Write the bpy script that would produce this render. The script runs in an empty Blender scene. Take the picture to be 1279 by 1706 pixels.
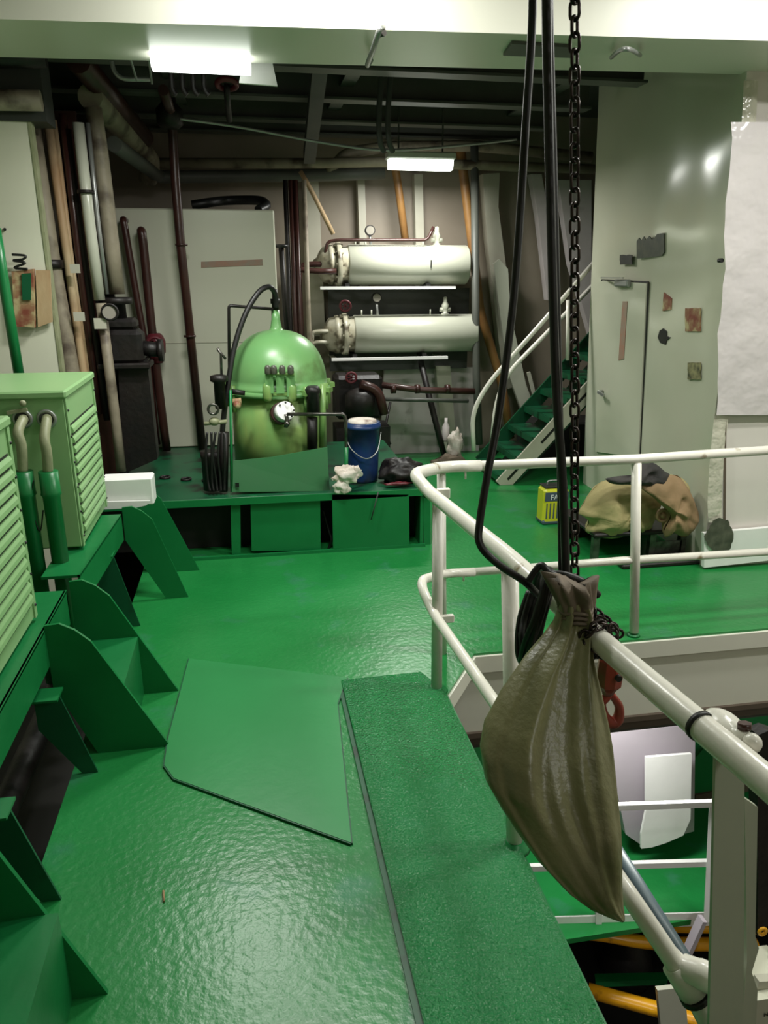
import bpy, math, random
from mathutils import Vector, Matrix, noise as mnoise
random.seed(7)
sc = bpy.context.scene
COL = sc.collection
# ------------------------------------------------------------------ camera
CAM_H = 1.75; FPX = 1260.0; TH = math.radians(17.65); PH = math.radians(10.08)
cd = bpy.data.cameras.new('camera'); cam = bpy.data.objects.new('camera', cd); COL.objects.link(cam)
cam.location = (0, 0, CAM_H); cam.rotation_euler = (math.pi/2-TH, 0, -PH)
cd.sensor_fit = 'HORIZONTAL'; cd.sensor_width = 36; cd.lens = FPX/1279*36; cd.clip_start = .02
sc.camera = cam
# ------------------------------------------------------------------ world, exposure
w = bpy.data.worlds.new('world'); sc.world = w; w.use_nodes = True
w.node_tree.nodes['Background'].inputs[0].default_value = (1, 1, .96, 1)
w.node_tree.nodes['Background'].inputs[1].default_value = .13
sc.view_settings.view_transform = 'Standard'; sc.view_settings.look = 'None'
sc.view_settings.gamma = 1; sc.view_settings.use_curve_mapping = False
sc.view_settings.exposure = 0.25
# ------------------------------------------------------------------ lamps of the engine room and added fill lights
def area(loc, sx, sy, power, rot=(0, 0, 0), col=(1, 1, .94)):
    l = bpy.data.lights.new('lamp_or_fill_light', 'AREA'); l.shape = 'RECTANGLE'; l.size = sx; l.size_y = sy
    l.energy = power; l.color = col
    o = bpy.data.objects.new('lamp_or_fill_light', l); COL.objects.link(o); o.location = loc; o.rotation_euler = rot
    return o
area((.3, 3.15, 3.12), .6, .2, 30)      # ceiling lamps above the walkway and the deck opening
area((2.2, 2.6, 3.12), .6, .2, 34)
area((3.3, 1.9, 3.12), .6, .2, 44)  # unseen light added over the opening to brighten the far coaming wall
area((1.9, -.9, 3.12), .6, .2, 18)  # unseen fill light added behind the camera for the rail post
area((1.3, .9, -1.2), .6, .2, 16)        # unseen fill added below the frame to brighten the yellow pipes
area((2.0, 3.6, -.62), .6, .2, 26)       # unseen light added under the deck to brighten the lower white panel
# ------------------------------------------------------------------ helpers
def P(px, py, x=None, y=None, z=None):
    """real point seen in direction (px,py) of the reference, on a plane of known x, y or z"""
    Fv = Vector((math.sin(PH)*math.cos(TH), math.cos(PH)*math.cos(TH), -math.sin(TH)))
    Rv = Vector((math.cos(PH), -math.sin(PH), 0))
    Uv = Vector((math.sin(PH)*math.sin(TH), math.cos(PH)*math.sin(TH), math.cos(TH)))
    r = Fv*FPX + Rv*(px-639.5) - Uv*(py-853); o = Vector((0, 0, CAM_H))
    if x is not None: t = (x-o.x)/r.x
    elif y is not None: t = (y-o.y)/r.y
    else: t = (z-o.z)/r.z
    return o+r*t
def V(*a): return Vector(a)
class MB:
    def __init__(s): s.v = []; s.f = []; s.s = []
    def add(s, vs, fs, smooth=False):
        n = len(s.v); s.v += [Vector(v) for v in vs]; s.f += [tuple(i+n for i in f) for f in fs]
        s.s += (smooth if isinstance(smooth, list) else [smooth]*len(fs)); return s
    def box(s, a, b):
        x0, y0, z0 = [min(a[i], b[i]) for i in range(3)]; x1, y1, z1 = [max(a[i], b[i]) for i in range(3)]
        return s.add([(x0,y0,z0),(x1,y0,z0),(x1,y1,z0),(x0,y1,z0),(x0,y0,z1),(x1,y0,z1),(x1,y1,z1),(x0,y1,z1)],
                     [(0,3,2,1),(4,5,6,7),(0,1,5,4),(1,2,6,5),(2,3,7,6),(3,0,4,7)])
    def bbox(s, a, b, r=.004):   # box with chamfered edges
        lo = [min(a[i], b[i]) for i in range(3)]; hi = [max(a[i], b[i]) for i in range(3)]
        r = min([r]+[(hi[i]-lo[i])*.3 for i in range(3)])
        import itertools
        idx = {}; vs = []
        for c in itertools.product((0,1), repeat=3):
            for ax in range(3):
                p = []
                for i in range(3):
                    e = hi[i] if c[i] else lo[i]
                    if i != ax: e += (-r if c[i] else r)
                    p.append(e)
                idx[(c, ax)] = len(vs); vs.append(p)
        fs = []
        for ax in range(3):
            o = [i for i in range(3) if i != ax]
            for sd in (0,1):
                q = []
                for u, v in ((0,0),(1,0),(1,1),(0,1)):
                    c = [0]*3; c[ax] = sd; c[o[0]] = u; c[o[1]] = v; q.append(idx[(tuple(c), ax)])
                fs.append(tuple(q))
        for ax in range(3):           # edges along ax
            o = [i for i in range(3) if i != ax]
            for u, v in itertools.product((0,1), repeat=2):
                c0 = [0]*3; c0[o[0]] = u; c0[o[1]] = v; c1 = list(c0); c1[ax] = 1
                c0, c1 = tuple(c0), tuple(c1)
                fs.append((idx[(c0,o[0])], idx[(c1,o[0])], idx[(c1,o[1])], idx[(c0,o[1])]))
        for c in itertools.product((0,1), repeat=3): fs.append((idx[(c,0)], idx[(c,1)], idx[(c,2)]))
        return s.add(vs, fs)
    def bar(s, p, q, wd, ht, up=(0,0,1)):
        p, q = Vector(p), Vector(q); d = (q-p).normalized(); u = Vector(up)
        sd = d.cross(u)
        if sd.length < 1e-4: sd = d.cross(Vector((0,1,0)))
        sd.normalize(); u = sd.cross(d).normalized(); sd *= wd/2; u = u*ht/2
        vs = [b+a*sd+c*u for b in (p, q) for a, c in ((-1,-1),(1,-1),(1,1),(-1,1))]
        return s.add(vs, [(0,1,2,3),(7,6,5,4),(0,4,5,1),(1,5,6,2),(2,6,7,3),(3,7,4,0)])
    def prism(s, poly, ext):
        n = len(poly); e = Vector(ext); vs = [Vector(p) for p in poly]; vs += [v+e for v in vs]
        return s.add(vs, [tuple(range(n))[::-1], tuple(range(n, 2*n))]+[(i, (i+1) % n, (i+1) % n+n, i+n) for i in range(n)])
    def tube(s, pts, r, n=12, closed=False, caps=True):
        pts = [Vector(p) for p in pts]; m = len(pts); rs = r if isinstance(r, (list, tuple)) else [r]*m
        ts = []
        for i in range(m):
            a = pts[i-1] if (i > 0 or closed) else pts[i]; b = pts[(i+1) % m] if (i < m-1 or closed) else pts[i]
            t = (b-a); ts.append(t.normalized() if t.length > 1e-9 else Vector((0,0,1)))
        u = ts[0].orthogonal().normalized(); vs = []; prev = ts[0]
        for i in range(m):
            q = prev.rotation_difference(ts[i]); u = q @ u; u = (u-ts[i]*u.dot(ts[i])).normalized(); prev = ts[i]
            v = ts[i].cross(u)
            for k in range(n):
                a = 2*math.pi*k/n; vs.append(pts[i]+(u*math.cos(a)+v*math.sin(a))*rs[i])
        fs = []
        for i in range(m if closed else m-1):
            j = (i+1) % m
            for k in range(n): fs.append((i*n+k, i*n+(k+1) % n, j*n+(k+1) % n, j*n+k))
        sm = [True]*len(fs)
        if caps and not closed:
            fs += [tuple(range(n))[::-1], tuple(range((m-1)*n, m*n))]; sm += [False, False]
        return s.add(vs, fs, sm)
    def lathe(s, prof, o, axis=(0,0,1), n=32, flat=False):
        o = Vector(o); ax = Vector(axis).normalized(); u = ax.orthogonal().normalized(); v = ax.cross(u)
        vs = []; m = len(prof)
        for r, h in prof:
            for k in range(n):
                a = 2*math.pi*k/n; vs.append(o+ax*h+(u*math.cos(a)+v*math.sin(a))*max(r, 1e-4))
        fs = [(i*n+k, i*n+(k+1) % n, (i+1)*n+(k+1) % n, (i+1)*n+k) for i in range(m-1) for k in range(n)]
        sm = [not flat]*len(fs); fs += [tuple(range(n))[::-1], tuple(range((m-1)*n, m*n))]; sm += [False]*2
        return s.add(vs, fs, sm)
    def cyl(s, p, q, r, n=24): return s.tube([p, q], r, n)
    def sph(s, c, r, n=14, sc_=(1,1,1)):
        vs = []; fs = []; m = n//2
        for i in range(m+1):
            for k in range(n):
                a = math.pi*i/m; b = 2*math.pi*k/n
                vs.append(Vector(c)+Vector((math.sin(a)*math.cos(b)*sc_[0], math.sin(a)*math.sin(b)*sc_[1], math.cos(a)*sc_[2]))*r)
        for i in range(m):
            for k in range(n): fs.append((i*n+k, (i+1)*n+k, (i+1)*n+(k+1) % n, i*n+(k+1) % n))
        return s.add(vs, fs, True)
    def torus(s, c, axis, R_, r, n=24, m=8):
        ax = Vector(axis).normalized(); u = ax.orthogonal().normalized(); v = ax.cross(u); c = Vector(c)
        return s.tube([c+(u*math.cos(2*math.pi*k/n)+v*math.sin(2*math.pi*k/n))*R_ for k in range(n)], r, m, closed=True)
def fillet(pts, rad, seg=6):
    pts = [Vector(p) for p in pts]; out = [pts[0]]
    for i in range(1, len(pts)-1):
        a, b, c = pts[i-1], pts[i], pts[i+1]; d1 = (a-b); d2 = (c-b)
        l = min(rad, d1.length*.48, d2.length*.48); p = b+d1.normalized()*l; q = b+d2.normalized()*l
        for k in range(seg+1):
            t = k/seg; out.append(p*(1-t)**2+b*2*t*(1-t)+q*t*t)
    out.append(pts[-1]); return out
def spline(pts, seg=8):
    pts = [Vector(p) for p in pts]; out = []
    for i in range(len(pts)-1):
        p0 = pts[max(i-1, 0)]; p1 = pts[i]; p2 = pts[i+1]; p3 = pts[min(i+2, len(pts)-1)]
        for k in range(seg):
            t = k/seg
            out.append(.5*((2*p1)+(p2-p0)*t+(2*p0-5*p1+4*p2-p3)*t*t+(3*p1-p0-3*p2+p3)*t**3))
    out.append(pts[-1]); return out
WL = {}
def O(name, mb, m, parent=None, label=None, cat=None, group=None, kind=None, origin=None):
    if origin is None:
        lo = [min(v[i] for v in mb.v) for i in range(3)]; hi = [max(v[i] for v in mb.v) for i in range(3)]
        origin = Vector(((lo[0]+hi[0])/2, (lo[1]+hi[1])/2, lo[2]))
    me = bpy.data.meshes.new(name); me.from_pydata([v-origin for v in mb.v], [], mb.f)
    me.polygons.foreach_set('use_smooth', mb.s); me.materials.append(m); me.validate(); me.update()
    import bmesh
    bm = bmesh.new(); bm.from_mesh(me); bmesh.ops.recalc_face_normals(bm, faces=bm.faces); bm.to_mesh(me); bm.free()
    o = bpy.data.objects.new(name, me); COL.objects.link(o)
    if parent: o.parent = parent; o.location = origin-WL[parent.name]
    else: o.location = origin
    WL[o.name] = origin.copy()
    for k, v in (('label', label), ('category', cat), ('group', group), ('kind', kind)):
        if v: o[k] = v
    return o
def T(name, label, cat, loc, group=None):
    o = bpy.data.objects.new(name, None); COL.objects.link(o); o.location = loc; o.empty_display_size = .1
    WL[o.name] = Vector(loc); o['label'] = label; o['category'] = cat
    if group: o['group'] = group
    return o
def S(name, mb, m, parent=None): return O(name, mb, m, parent, kind=None if parent else 'structure')
def share(o, loc, parent=None, name=None, rot=None):
    c = o.copy(); COL.objects.link(c); c.location = Vector(loc)-(WL[parent.name] if parent else Vector())
    if rot is not None: c.rotation_euler = rot
    if parent: c.parent = parent
    WL[c.name] = Vector(loc); return c
# ------------------------------------------------------------------ materials
def mat(name, c, rough=.45, metal=0, c2=None, scale=3, amt=.5, bump=0, bscale=40, bdist=.01, bdet=3, dirt=None, dscale=2.5, dth=.62, coat=0, emit=None, stretch=(1,1,1), dsoft=.06):
    m = bpy.data.materials.new(name); m.use_nodes = True; nt = m.node_tree; N = nt.nodes; L = nt.links
    b = N['Principled BSDF']; b.inputs['Roughness'].default_value = rough; b.inputs['Metallic'].default_value = metal
    if coat: b.inputs['Coat Weight'].default_value = coat; b.inputs['Coat Roughness'].default_value = .12
    tc = N.new('ShaderNodeTexCoord'); mp = N.new('ShaderNodeMapping'); mp.inputs['Scale'].default_value = stretch
    L.new(tc.outputs['Object'], mp.inputs[0])
    def nz(sca, det=4):
        n = N.new('ShaderNodeTexNoise'); n.inputs['Scale'].default_value = sca; n.inputs['Detail'].default_value = det
        L.new(mp.outputs[0], n.inputs['Vector']); return n
    if c2 is None: c2 = tuple(x*.8 for x in c)
    mx = N.new('ShaderNodeMix'); mx.data_type = 'RGBA'
    mx.inputs[6].default_value = (*c, 1); mx.inputs[7].default_value = (*c2, 1)
    n1 = nz(scale); rp = N.new('ShaderNodeMapRange'); rp.inputs[1].default_value = .35; rp.inputs[2].default_value = .7
    rp.inputs[4].default_value = amt
    L.new(n1.outputs[0], rp.inputs[0]); L.new(rp.outputs[0], mx.inputs[0]); out = mx.outputs[2]
    if dirt:
        n2 = nz(dscale, 8); r2 = N.new('ShaderNodeMapRange'); r2.inputs[1].default_value = dth-dsoft; r2.inputs[2].default_value = dth+dsoft
        L.new(n2.outputs[0], r2.inputs[0]); m2 = N.new('ShaderNodeMix'); m2.data_type = 'RGBA'
        L.new(r2.outputs[0], m2.inputs[0]); L.new(out, m2.inputs[6]); m2.inputs[7].default_value = (*dirt, 1); out = m2.outputs[2]
    L.new(out, b.inputs['Base Color'])
    if bump:
        n3 = nz(bscale, bdet); bp = N.new('ShaderNodeBump'); bp.inputs['Strength'].default_value = bump; bp.inputs['Distance'].default_value = bdist
        L.new(n3.outputs[0], bp.inputs['Height']); L.new(bp.outputs[0], b.inputs['Normal'])
    if emit: b.inputs['Emission Color'].default_value = (*c, 1); b.inputs['Emission Strength'].default_value = emit
    return m
M = {}
M['deck'] = mat('green_deck_paint', (.010,.19,.040), .30, c2=(.022,.235,.060), scale=1.6, amt=.8, bump=.22, bscale=38, dirt=(.03,.2,.085), dscale=5, dth=.66)
M['strip'] = mat('green_rough_paint', (.006,.17,.040), .14, c2=(.016,.2,.055), scale=3, bump=1, bscale=110, dirt=(.02,.2,.07), dscale=6, dth=.68)
M['plate'] = mat('green_plate_paint_flat', (.020,.23,.062), .36, c2=(.028,.25,.075), scale=2, bump=.08, bscale=20)
M['green'] = mat('green_paint', (.006,.155,.04), .35, c2=(.012,.19,.055), scale=4, bump=.1, bscale=20)
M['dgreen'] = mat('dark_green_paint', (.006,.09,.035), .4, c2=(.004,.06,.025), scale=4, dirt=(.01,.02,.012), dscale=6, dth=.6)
M['lgreen'] = mat('light_green_enamel', (.24,.43,.19), .35, c2=(.27,.45,.2), scale=2, bump=.04, bscale=12)
M['tank'] = mat('tank_green_enamel', (.15,.36,.13), .33, c2=(.2,.38,.13), scale=3, amt=.6, bump=.05, bscale=10, dirt=(.08,.13,.03), dscale=3.2, dth=.64)
M['tankdirty'] = mat('oily_green_enamel', (.15,.33,.1), .35, c2=(.26,.36,.1), scale=5, amt=1, dirt=(.06,.07,.02), dscale=4, dth=.66, stretch=(1,1,.5))
M['white'] = mat('cream_white_paint', (.66,.66,.54), .35, c2=(.6,.6,.47), scale=1.2, bump=.08, bscale=6)
M['bulk'] = mat('glossy_cream_paint', (.55,.55,.43), .16, c2=(.6,.61,.5), scale=.8, amt=1, bump=.8, bscale=1.7, bdist=.07, bdet=0)
M['pinkw'] = mat('pale_grey_pink_paint', (.72,.67,.63), .3, c2=(.66,.62,.57), scale=1, bump=.2, bscale=3)
M['girder'] = mat('girder_cream_paint', (.72,.71,.62), .35, c2=(.68,.68,.58), scale=1, bump=.1, bscale=4)
M['rail'] = mat('white_rail_paint', (.8,.78,.7), .25, c2=(.74,.7,.62), scale=8, bump=.12, bscale=25, dirt=(.28,.22,.13), dscale=9, dth=.71, dsoft=.03)
M['railg'] = mat('grey_green_rail_paint', (.4,.42,.33), .4, c2=(.36,.39,.3), scale=5, bump=.1, bscale=20, dirt=(.2,.15,.1), dscale=7, dth=.72)
M['postp'] = mat('chipped_white_paint', (.7,.68,.62), .35, c2=(.6,.58,.5), scale=9, bump=.1, bscale=30, dirt=(.28,.17,.1), dscale=8, dth=.66, dsoft=.03)
M['black'] = mat('black_rubber', (.006,.006,.006), .45, c2=(.012,.012,.011), bump=.05)
M['oil'] = mat('oily_black_metal', (.005,.004,.004), .5, c2=(.012,.007,.006), scale=9, amt=.8, bump=.3, bscale=25)
M['brown'] = mat('dark_red_brown_pipe', (.055,.018,.014), .35, c2=(.03,.012,.01), scale=7, amt=.9, bump=.1)
M['beige'] = mat('lagged_beige_pipe', (.3,.26,.19), .6, c2=(.2,.17,.12), scale=6, amt=1, bump=.3, bscale=14, dirt=(.07,.05,.035), dscale=4, dth=.58)
M['rusty'] = mat('rust_streaked_cream', (.5,.4,.24), .6, c2=(.3,.13,.05), scale=4, amt=1, bump=.2, dirt=(.05,.03,.02), dscale=3, dth=.56, stretch=(1,1,.4))
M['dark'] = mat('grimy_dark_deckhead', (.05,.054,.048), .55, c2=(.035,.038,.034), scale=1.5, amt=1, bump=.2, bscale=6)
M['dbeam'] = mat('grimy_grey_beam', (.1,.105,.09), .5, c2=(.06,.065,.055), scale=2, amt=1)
M['void'] = mat('void_black', (.008,.008,.007), .7, c2=(.014,.012,.01), scale=3)  # near-black standing in for the darkness of bilge, gap and bench hollow
M['hull'] = mat('hull_brown_cream', (.33,.28,.22), .5, c2=(.25,.21,.16), scale=1.6, amt=1, bump=.1, bscale=5)
M['frame'] = mat('hull_frame_cream', (.52,.51,.42), .45, c2=(.42,.40,.32), scale=3, amt=1)
M['lilac'] = mat('lilac_white_plate', (.66,.6,.6), .5, c2=(.56,.5,.49), scale=4, amt=1, dirt=(.14,.11,.1), dscale=3, dth=.66)
M['orange'] = mat('orange_pipe_paint', (.33,.17,.05), .5, c2=(.2,.09,.03), scale=5, amt=1)
M['yellow'] = mat('yellow_pipe_paint', (.85,.42,.012), .3, c2=(.7,.3,.01), scale=4, amt=.8, dirt=(.12,.05,.01), dscale=7, dth=.68)
M['cond'] = mat('condenser_white', (.5,.51,.42), .28, c2=(.45,.46,.38), scale=2, bump=.05)
M['condd'] = mat('stained_condenser_white', (.5,.48,.38), .4, c2=(.35,.32,.22), scale=9, amt=1, bump=.25, bscale=20, dirt=(.1,.08,.05), dscale=8, dth=.6)
M['wh'] = mat('bright_white', (.9,.9,.88), .5, bump=.05)
M['blue'] = mat('blue_drum', (.008,.03,.12), .35, c2=(.01,.035,.12), scale=5, amt=.8, bump=.08, dirt=(.01,.015,.03), dscale=4, dth=.62)
M['red'] = mat('red_valve_paint', (.14,.015,.025), .45, c2=(.06,.01,.012), scale=12)
M['hook'] = mat('red_hook_paint', (.3,.035,.02), .4, c2=(.14,.03,.02), scale=14, amt=1, bump=.15, dirt=(.05,.025,.02), dscale=16, dth=.6)
M['steel'] = mat('worn_steel', (.18,.17,.16), .3, .9, c2=(.06,.055,.05), scale=20, amt=1, bump=.1)
M['chain'] = mat('oiled_chain_steel', (.05,.035,.03), .28, .7, c2=(.02,.016,.015), scale=20, amt=1)
M['gal'] = mat('galvanised', (.35,.36,.35), .35, .6)
M['glass'] = mat('gauge_glass', (.3,.28,.24), .15)
M['bag'] = mat('olive_canvas', (.18,.175,.08), .36, c2=(.21,.185,.105), scale=4, amt=.7, bump=.2, bscale=60, dirt=(.09,.1,.03), dscale=4, dth=.6)
M['bagtop'] = mat('brown_canvas', (.17,.13,.09), .7, c2=(.1,.075,.05), scale=10, amt=1, bump=.3)
M['sack'] = mat('yellowish_sackcloth', (.4,.34,.16), .8, c2=(.3,.25,.11), scale=5, amt=1, bump=.3, bscale=30)
M['sackb'] = mat('tan_sackcloth', (.32,.21,.11), .8, c2=(.24,.16,.08), scale=6, amt=1, bump=.3, bscale=30)
M['glove'] = mat('dark_grey_cloth', (.05,.045,.042), .8, c2=(.02,.02,.02), scale=8, amt=1, bump=.3)
M['rag'] = mat('white_rag', (.75,.7,.64), .8, c2=(.5,.38,.3), scale=12, amt=.7, bump=.4, dirt=(.12,.05,.04), dscale=9, dth=.64)
M['lamp'] = mat('lamp_diffuser', (.95, 1, .93), .4, c2=(.95,1,.93), emit=4)
M['lamph'] = mat('lamp_housing', (.6,.62,.55), .4)
M['conduit'] = mat('dirty_cream_conduit', (.3,.31,.19), .5, c2=(.2,.22,.12), scale=10, amt=1, bump=.2)
M['patchr'] = mat('rusty_patch', (.2,.05,.03), .6, c2=(.35,.24,.12), scale=16, amt=1, dirt=(.45,.38,.2), dscale=14, dth=.55)
M['patchd'] = mat('dark_green_scrape', (.02,.03,.015), .5, c2=(.05,.06,.03), scale=20, amt=1)
M['patchb'] = mat('black_scrape', (.01,.012,.01), .5, c2=(.03,.03,.02), scale=20)
M['patchy'] = mat('yellowed_scrape', (.3,.28,.14), .6, c2=(.05,.05,.03), scale=26, amt=1)
M['streak'] = mat('red_lead_streak', (.38,.2,.14), .6, c2=(.3,.25,.19), scale=14, amt=1)
M['canyel'] = mat('yellow_tin', (.6,.62,.03), .35, c2=(.5,.52,.03))
M['label_w'] = mat('white_print', (.7,.75,.72), .5)
M['label_b'] = mat('blue_grey_print', (.06,.09,.12), .5)
M['greyblue'] = mat('grey_blue_pipe', (.07,.1,.11), .4)
M['lilacpost'] = mat('lilac_grey_paint', (.4,.36,.4), .4, c2=(.34,.3,.34), scale=2)
M['smudge'] = mat('oil_smudge', (.05,.055,.04), .4, c2=(.12,.12,.09), scale=18, amt=1)
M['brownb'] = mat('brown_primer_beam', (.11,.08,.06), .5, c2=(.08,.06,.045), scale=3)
# ================================================================== STRUCTURE
FX0, FX1, SX = -.70, .765, .335
b = MB(); b.prism([(FX0,-1.5,-.02),(FX1,-1.5,-.02),(FX1,2.78,-.02),(.995,3.13,-.02),(4.6,3.13,-.02),(4.6,7.4,-.02),(FX0,7.4,-.02)], (0,0,.02))
b.box((FX0-.012,-1.5,-.10),(FX0,3.95,-.0))
floor = S('floor', b, M['deck'])
b = MB()                                # raised anti-slip edge strip (welded plate along the opening)
b.prism([(SX,-1.2,.0),(FX1,-1.2,0),(FX1,2.80,0),(.70,2.98,0),(.335,2.97,0)], (0,0,.016))
es = S('edge_strip', b, M['strip'], floor)
b = MB(); b.bar((SX-.01,-1.2,.004),(SX-.01,2.95,.004),.016,.008); S('shadow_line', b, M['dgreen'], floor)  # dark line painting the shadow along the raised strip's edge
b = MB(); b.prism([(FX1,-1.2,-.4),(FX1+.012,-1.2,-.4),(FX1+.012,2.79,-.4),(FX1,2.79,-.4)], (0,0,.4)); S('edge_plate', b, M['green'], floor)
# cover plate welded on the walkway
b = MB(); poly = [P(315,1100,z=0),P(280,1235,z=0),P(274,1278,z=0),P(290,1300,z=0),P(585,1408,z=0),P(562,1175,z=0),P(578,1132,z=0)]
poly = [V(p.x,p.y,0) for p in poly]
c = sum(poly, V(0,0,0))/len(poly)
b.prism(poly, (0,0,.010))
cp = O('cover_plate', b, M['plate'], label='flat green doubler plate with pointed corner welded on the walkway', cat='deck plate')
b = MB(); g = [p+V(0,0,.004) for p in poly]
for i in range(len(g)-1): b.bar(g[i], g[i+1], .010, .009)
O('weld_bead', b, M['dgreen'], cp)
# deck opening far side: coaming, beam, lower level
b = MB()
b.prism([(FX1,2.80,-.10),(.995,3.135,-.10),(4.6,3.135,-.10),(4.6,3.115,-.1),(1.0,3.115,-.1),(FX1+.01,2.775,-.1)], (0,0,.088))
S('trim_1', b, M['girder'])
b = MB(); b.box((.60,3.138,-.44),(4.6,3.26,-.02)); S('wall_opening_far', b, M['girder'])
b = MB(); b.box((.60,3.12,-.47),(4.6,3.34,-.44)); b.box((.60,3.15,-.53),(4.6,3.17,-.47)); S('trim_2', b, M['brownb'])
b = MB(); b.box((.5,3.50,-2.34),(4.6,7.2,-2.3)); S('floor_lower', b, M['deck'])
b = MB(); b.box((-3,-1.5,-4.3),(5,7.4,-4.2)); S('floor_bilge', b, M['void'])
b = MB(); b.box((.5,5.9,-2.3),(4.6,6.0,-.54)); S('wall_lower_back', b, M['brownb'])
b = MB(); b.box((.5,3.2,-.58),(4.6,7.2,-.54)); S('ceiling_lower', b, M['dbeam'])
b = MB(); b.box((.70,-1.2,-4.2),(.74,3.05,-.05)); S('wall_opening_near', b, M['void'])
b = MB(); b.box((4.6,-1.5,-4.2),(4.7,7.5,3.3)); S('wall_right', b, M['bulk'])
b = MB(); b.box((-3.3,-1.6,-4.3),(4.7,-1.5,3.3)); S('wall_behind', b, M['hull'])
b = MB(); b.box((-3.3,7.4,-4.3),(4.7,7.5,3.3)); wback = S('wall_back', b, M['hull'])
b = MB(); b.box((-3.3,-1.5,-4.2),(-3.2,7.5,3.3)); S('wall_left', b, M['white'])
b = MB(); b.box((-3.2,4.8,-.6),(-1.10,4.86,2.52)); b.box((-3.3,-1.6,-4.3),(4.7,-1.5,3.3)) if False else None; S('wall_left_return', b, M['white'])
b = MB(); b.box((-3.2,4.78,2.52),(-1.0,5.0,3.12)); S('dark_filler_left', b, M['dark'])  # dark box added to keep the space above the left wall dark
b = MB(); b.box((-1.10,4.795,-.3),(-1.085,4.87,2.52)); S('trim_4', b, M['conduit'])
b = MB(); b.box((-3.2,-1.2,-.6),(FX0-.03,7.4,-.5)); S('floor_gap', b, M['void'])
# ceilings
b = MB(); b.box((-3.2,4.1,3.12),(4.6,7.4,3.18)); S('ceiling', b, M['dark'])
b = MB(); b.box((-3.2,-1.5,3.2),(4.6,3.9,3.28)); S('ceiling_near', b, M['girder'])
# girder across the room
b = MB()
lo = [V(-3.2,3.92,2.72),V(4.6,3.27,2.72),V(4.6,3.84,2.72),V(-3.2,4.52,2.72)]
b.prism(lo, (0,0,.5)); S('beam_girder', b, M['girder'])
# ceiling beams beyond the girder
for i, yy in enumerate((4.9,5.7,6.5,7.1)):
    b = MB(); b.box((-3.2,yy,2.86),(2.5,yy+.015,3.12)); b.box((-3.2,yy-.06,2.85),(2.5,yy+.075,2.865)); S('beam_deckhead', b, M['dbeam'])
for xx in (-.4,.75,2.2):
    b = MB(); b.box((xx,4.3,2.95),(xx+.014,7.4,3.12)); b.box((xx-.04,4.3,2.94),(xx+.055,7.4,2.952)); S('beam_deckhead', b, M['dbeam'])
# right bulkhead with door
BX = 2.75; BY = 3.955
c0 = P(1172,945,z=0); c1 = P(1245,112,y=3.95); 
b = MB()
b.prism([V(c0.x,3.955,0),V(c1.x+.0,3.95,2.74),V(4.6,3.95,2.74),V(4.6,3.955,0)], (0,.012,0))
wr = S('wall_right_face', b, M['pinkw'])
f0 = V(2.81,5.93,0); f1 = P(1000,110,y=5.95); 
b = MB(); n1 = 10; vs = []
for i in range(n1+1):
    for k in range(13):
        t = i/n1; h = k/12
        lo_ = V(c0.x,3.957,0).lerp(f0, t); z1 = 2.74+(3.14-2.74)*t
        hi_ = V(c1.x,3.952,2.74).lerp(V(f1.x,5.95,3.14), t)
        p = lo_.lerp(hi_, h); p.x += .010*math.sin(t*9+h*3)*math.sin(h*math.pi)*math.sin(t*math.pi)
        vs.append(p)
vs2 = [v+V(.03,0,0) for v in vs]; nn = len(vs)
fs = [(i*13+k, i*13+k+1, (i+1)*13+k+1, (i+1)*13+k) for i in range(n1) for k in range(12)]
b.add(vs, fs, True); b.add(vs2, fs, True)
b.prism([f0, V(f1.x,5.95,3.14), V(f1.x+.03,5.95,3.14), f0+V(.03,0,0)], (0,.006,0))
wb = S('wall_bulkhead', b, M['bulk'])
def bx(px, py, off=0):   # point on the bulkhead side (slightly leaning plane)
    a = V(c0.x,3.957,0); e1 = f0-a; e2 = V(c1.x,3.952,2.74)-a; n = e1.cross(e2).normalized()
    if n.x > 0: n = -n
    o = V(0,0,CAM_H); q = P(px, py, y=5.0)-o; t = (a-o).dot(n)/q.dot(n); return o+q*t+n*off, n
def bpoly(name, pts, m, off=.008, th=.006, parent=None, **k):
    q = []; n = None
    for p in pts:
        a, n = bx(*p, off); q.append(a)
    return O(name, MB().prism(q, -n*th), m, parent, **k)
dr = bpoly('door_1', [(1003,468),(1080,472),(1066,762),(994,752)], M['bulk'], .016, .02); dr['kind'] = 'structure'
b = MB()
for p, q in (((1003,466),(1081,470)),((1081,470),(1067,764)),((1003,466),(994,752))):
    A, n = bx(*p, .004); B, _ = bx(*q, .004); b.bar(A, B, .006, .01)
S('door_gap', b, M['patchb'], dr)
A, n = bx(1008,652,.02); B, _ = bx(1000,664,.02)
b = MB(); b.cyl(A, A+n*.04, .012); b.bar(A+n*.04, A+n*.04+V(0,-.10,-.01), .015, .02); O('door_handle', b, M['gal'], dr)
b = MB(); A, n = bx(1045,470,.02)
b.bbox(A+V(-.035,-.10,-.03), A+V(.0,.10,.02), .008); b.bar(A+V(-.04,-.05,.03), A+V(-.09,.18,.03), .018, .008); b.bar(A+V(-.09,.18,.03), A+V(0,.36,.03), .018, .008)
O('door_closer', b, M['gal'], dr)
bpoly('streak', [(1041,502),(1049,502),(1043,598),(1034,600)], M['streak'], .020, .003, dr)
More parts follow.
